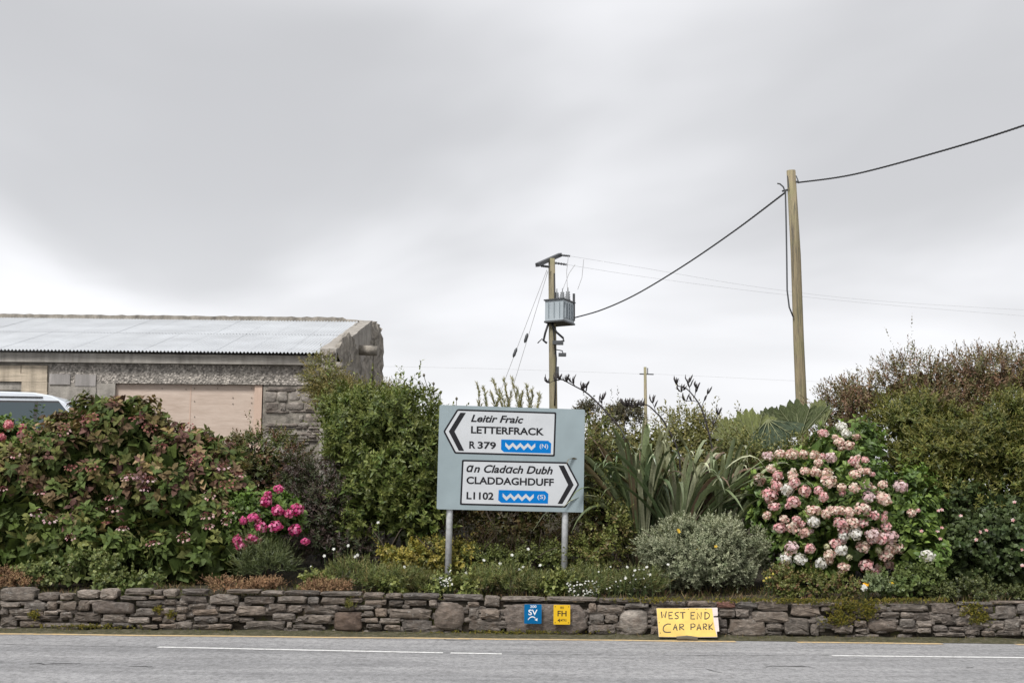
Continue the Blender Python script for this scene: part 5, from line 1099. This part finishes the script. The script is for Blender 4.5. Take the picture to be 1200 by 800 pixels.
for i in range(255):
    fx, fm, fs_ = FANS[(0, 0, 1, 2, 1)[i % 5]]; th = fm + random.uniform(-fs_, fs_); rho = random.uniform(.55, 1.0)
    dy = random.uniform(-.8, .3); B = P(fx, 640, 21.35); B = np.array((B[0] + random.gauss(0, .08), 21.35 + dy * .25, ground(21.3) + .05))
    z0 = P(fx, 592, 21.25)                                                # leaves part from each other about here
    Ln = random.uniform(1.05, 1.5) * rho; K = z0 + np.array((math.cos(th) * Ln, dy * (.4 + .6 * rho), math.sin(th) * Ln))
    out = np.array((math.cos(th) * random.uniform(.5, 1) + random.uniform(-.15, .15), min(0, dy) * .5, 0.)); dr = random.random()
    if dr < .14: T = K + (K - z0) * .12 + np.array((0, 0, -.04))
    else: L2 = random.uniform(.4, .95); T = K + out * L2 * .85 + np.array((0, 0, -L2 * random.uniform(.15, .95)))
    C1 = B + (z0 - B) * .9 + (K - z0) * .25; C2 = K + (K - z0) * random.uniform(.05, .25)
    r_ = random.random(); col = np.array(random.choice(fcol)) * random.uniform(.8, 1.2)
    if r_ < .06: col = np.array((.15, .105, .085))
    elif r_ < .10: col = np.array((.13, .105, .07))
    elif r_ < .30: col = np.array((.29, .31, .23))
    strap((B, C1, C2, T), random.uniform(.06, .095), col * random.choice((.75, 1., 1.25)), random.uniform(-.9, .9), i)
fst = mat_plain('dark_flower_stalk', (.028, .022, .022), .6)
def pods(m, p, d, n):
    for k in range(n):
        a = random.uniform(0, 6.28); e = nrm(np.array(d) * .5 + np.array((math.cos(a) * .9, math.sin(a) * .5, .55 + random.uniform(0, .5)))); L = random.uniform(.06, .11)
        q = p + e * L * .4; m.tube([p, q, q + nrm(e + np.array((0, 0, .5))) * L * .5, q + nrm(e + np.array((.3, 0, .9))) * L], [.004, .011, .010, .003], 5)
z6 = lambda x, y, Y: P(660 + x / 2.857, 420 + y / 2.857, Y)
for pts, brs, Y in (([(215, 330), (200, 250), (150, 185), (85, 120), (40, 93), (0, 72)], [((130, 160), (130, 140)), ((85, 120), (65, 108)), ((60, 103), (70, 100)), ((40, 93), (30, 82)), ((18, 82), (10, 78)), ((0, 72), (-12, 70)), ((0, 72), (-30, 76)), ((-12, 70), (-46, 82))], 20.95),
                    ([(392, 400), (385, 310), (340, 215), (310, 180), (280, 155), (240, 155)], [((310, 180), (300, 150)), ((280, 155), (262, 160)), ((260, 155), (240, 165)), ((240, 155), (215, 162)), ((225, 158), (205, 158))], 21.4),
                    ([(505, 400), (500, 310), (480, 220), (462, 165), (440, 130), (412, 100), (385, 92)], [((490, 260), (518, 190)), ((462, 165), (482, 120)), ((450, 145), (412, 143)), ((440, 130), (446, 100)), ((425, 112), (420, 82)), ((412, 100), (395, 112)), ((385, 92), (380, 85))], 21.5)):
    st = MB(); sp_ = smooth_line([z6(x, y, Y) for x, y in pts], 4); n = len(sp_); st.tube(sp_, [.016 * (1 - .55 * i / n) for i in range(n)], 6); so = st.build('flower_stalk', fst, flax, True)
    for k, (a, b) in enumerate(brs):
        m = MB(); pa, pb_ = z6(*a, Y), z6(*b, Y - .05); m.tube([pa, (pa + pb_) / 2 + np.array((0, 0, .015)), pb_], .005, 5); pods(m, pb_, nrm(pb_ - pa), 5); pods(m, (pa + pb_) / 2, nrm(pb_ - pa), 2); m.build('seed_pods', fst, so, True)

# =================================================================== GUNNERA
gunnera = empty('gunnera_plant', (float(P(915, 520, 22.2)[0]), 22.2, ground(22.2)), 'gunnera with huge ribbed lobed leaves behind the pink hydrangea', 'plant')
rib_m = mat_plain('pale_rib', (.17, .185, .09), .6)
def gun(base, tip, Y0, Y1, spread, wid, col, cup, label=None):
    b = P(*base, Y0); t = P(*tip, Y1); ax = t - b; L = np.linalg.norm(ax); ax = ax / L; view = nrm(CAM - b); sd_ = nrm(np.cross(ax, view)); nn_ = np.cross(sd_, ax)
    nr, na = 7, 64; V_ = [b.copy()]; C_ = [np.array(col)]
    def pt(r, an, z=0.):
        w_ = math.sin(an); return b + (ax * math.cos(an) + sd_ * w_ * wid) * r + nn_ * (z + cup * r * r / L - .10 * r * abs(w_))
    for k in range(1, nr + 1):
        for j in range(na + 1):
            an = -spread + 2 * spread * j / na; lob = .72 + .20 * abs(math.cos(an * 2.6)) ** .7 + .05 * abs(math.sin(an * 7.)) + .045 * math.sin(an * 31 + L * 9) + random.uniform(-.035, .035); lob = 1 + (lob - 1) * (k / nr) ** 2
            r = L * k / nr * lob; V_.append(pt(r, an, .02 * math.sin(an * 5.2 + 1) * k / nr + random.uniform(-.016, .016))); C_.append(np.array(col) * random.uniform(.8, 1.2))
    T_ = [(0, 1 + j, 2 + j) for j in range(na)]
    for k in range(nr - 1):
        for j in range(na):
            a = 1 + k * (na + 1) + j; c = a + na + 1; T_ += [(a, c, c + 1), (a, c + 1, a + 1)]
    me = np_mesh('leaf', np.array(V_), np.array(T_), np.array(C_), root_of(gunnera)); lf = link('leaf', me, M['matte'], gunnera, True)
    for an in np.linspace(-spread * .85, spread * .85, 6):
        m = MB(); m.tube([pt(L * q, an * (1 + .1 * q), .012) for q in (0, .25, .5, .75, .92)], [.012, .009, .007, .005, .002], 5); 
        for q in (.35, .55, .72):
            for s_ in (-1, 1): m.tube([pt(L * q, an * (1 + .1 * q), .012), pt(L * (q + .12), an * (1 + .1 * q) + s_ * .10, .012), pt(L * (q + .2), an + s_ * .16, .01)], [.004, .003, .0015], 4)
        m.build('rib', rib_m, lf, True)
    g = np.array((b[0] + random.uniform(-.1, .1), Y0 + .15, ground(Y0 + .15))); m = MB(); m.tube([g, (g + b) / 2 + np.array((.03, .03, 0)), b], [.035, .03, .022], 8); m.build('stalk', rib_m, gunnera, True)
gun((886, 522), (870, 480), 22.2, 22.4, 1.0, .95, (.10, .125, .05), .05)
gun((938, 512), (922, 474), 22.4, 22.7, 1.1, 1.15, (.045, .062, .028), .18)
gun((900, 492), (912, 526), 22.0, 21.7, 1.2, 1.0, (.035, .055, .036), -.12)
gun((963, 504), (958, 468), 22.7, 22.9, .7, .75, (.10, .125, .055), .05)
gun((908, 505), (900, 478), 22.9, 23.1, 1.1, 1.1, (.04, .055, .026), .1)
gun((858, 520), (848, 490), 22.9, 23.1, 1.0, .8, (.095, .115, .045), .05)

# =================================================================== TALL THIN PLANTS
gr = empty('willow_shrub', (float(P(595, 470, 24)[0]), 24.0, ground(24)), 'pale yellow-green feathery shrub showing above the road sign', 'shrub'); lv = Leaves(); st = MB()
for (x0, y0, x1, y1) in ((563, 500, 560, 451), (575, 500, 567, 456), (598, 500, 578, 447), (600, 500, 591, 446), (612, 500, 600, 445), (616, 500, 606, 456), (622, 500, 618, 453), (588, 500, 576, 462), (600, 500, 586, 458), (625, 500, 632, 463), (620, 500, 624, 458), (590, 500, 598, 462), (570, 500, 585, 468), (606, 500, 612, 462)):
    a, b = P(x0, y0, 24.), P(x1, y1, 24. + random.uniform(-.3, .3)); st.tube([np.array((a[0], a[1], ground(24))), a, b], [.012, .009, .003], 5)
    for t in np.linspace(.25, 1, 26):
        q = a + (b - a) * t; shoots(lv, q[None], nrm(b - a + RG.normal(0, .25, 3) * np.linalg.norm(b - a))[None], 8, .12 * (1.1 - .6 * t), .07, .012, pick([(.22, .23, .11), (.17, .19, .085), (.27, .27, .15)], 1), None, .5, 'blade', 50, 20)
lv.build('foliage', M['leaf'], gr); st.build('stems', mat_green, gr)
sh_ = empty('dry_seed_heads', (float(P(505, 475, 22.6)[0]), 22.6, ground(22.6)), 'thin dry stalks with round seed heads left of the sign top', 'plant'); st = MB()
for pts in ([(506, 500), (505, 470), (497, 452), (491.5, 449)], [(506, 500), (505.5, 468), (499, 448), (496.7, 439.5)], [(508, 500), (509, 470), (508, 449.5)], [(513, 500), (515, 470), (516.5, 459.5)], [(500, 458), (497, 454)], [(534, 500), (535, 467)]):
    q = smooth_line([P(x, y, 22.6) for x, y in pts], 4); st.tube(q, .005, 4)
    h = q[-1]; m = MB(); m.tube([h + np.array((0, 0, z)) for z in (-.03, -.015, 0, .015, .028)], [.004, .018, .022, .017, .004], 7); m.build('seed_head', M['stick'], sh_, True)
st.tube([P(506, 500, 22.6) * np.array((1, 1, 0)) + np.array((0, 0, ground(22.6))), P(506, 500, 22.6)], .008, 5); st.tube([P(513, 500, 22.6) * np.array((1, 1, 0)) + np.array((0, 0, ground(22.6))), P(513, 500, 22.6)], .007, 5); st.tube([P(534, 500, 22.6) * np.array((1, 1, 0)) + np.array((0, 0, ground(22.6))), P(534, 500, 22.6)], .006, 5)
st.build('stalks', M['stick'], sh_)
print('stones', cnt, 'tris', sum(len(o.data.polygons) for o in scene.objects if o.type == 'MESH'))
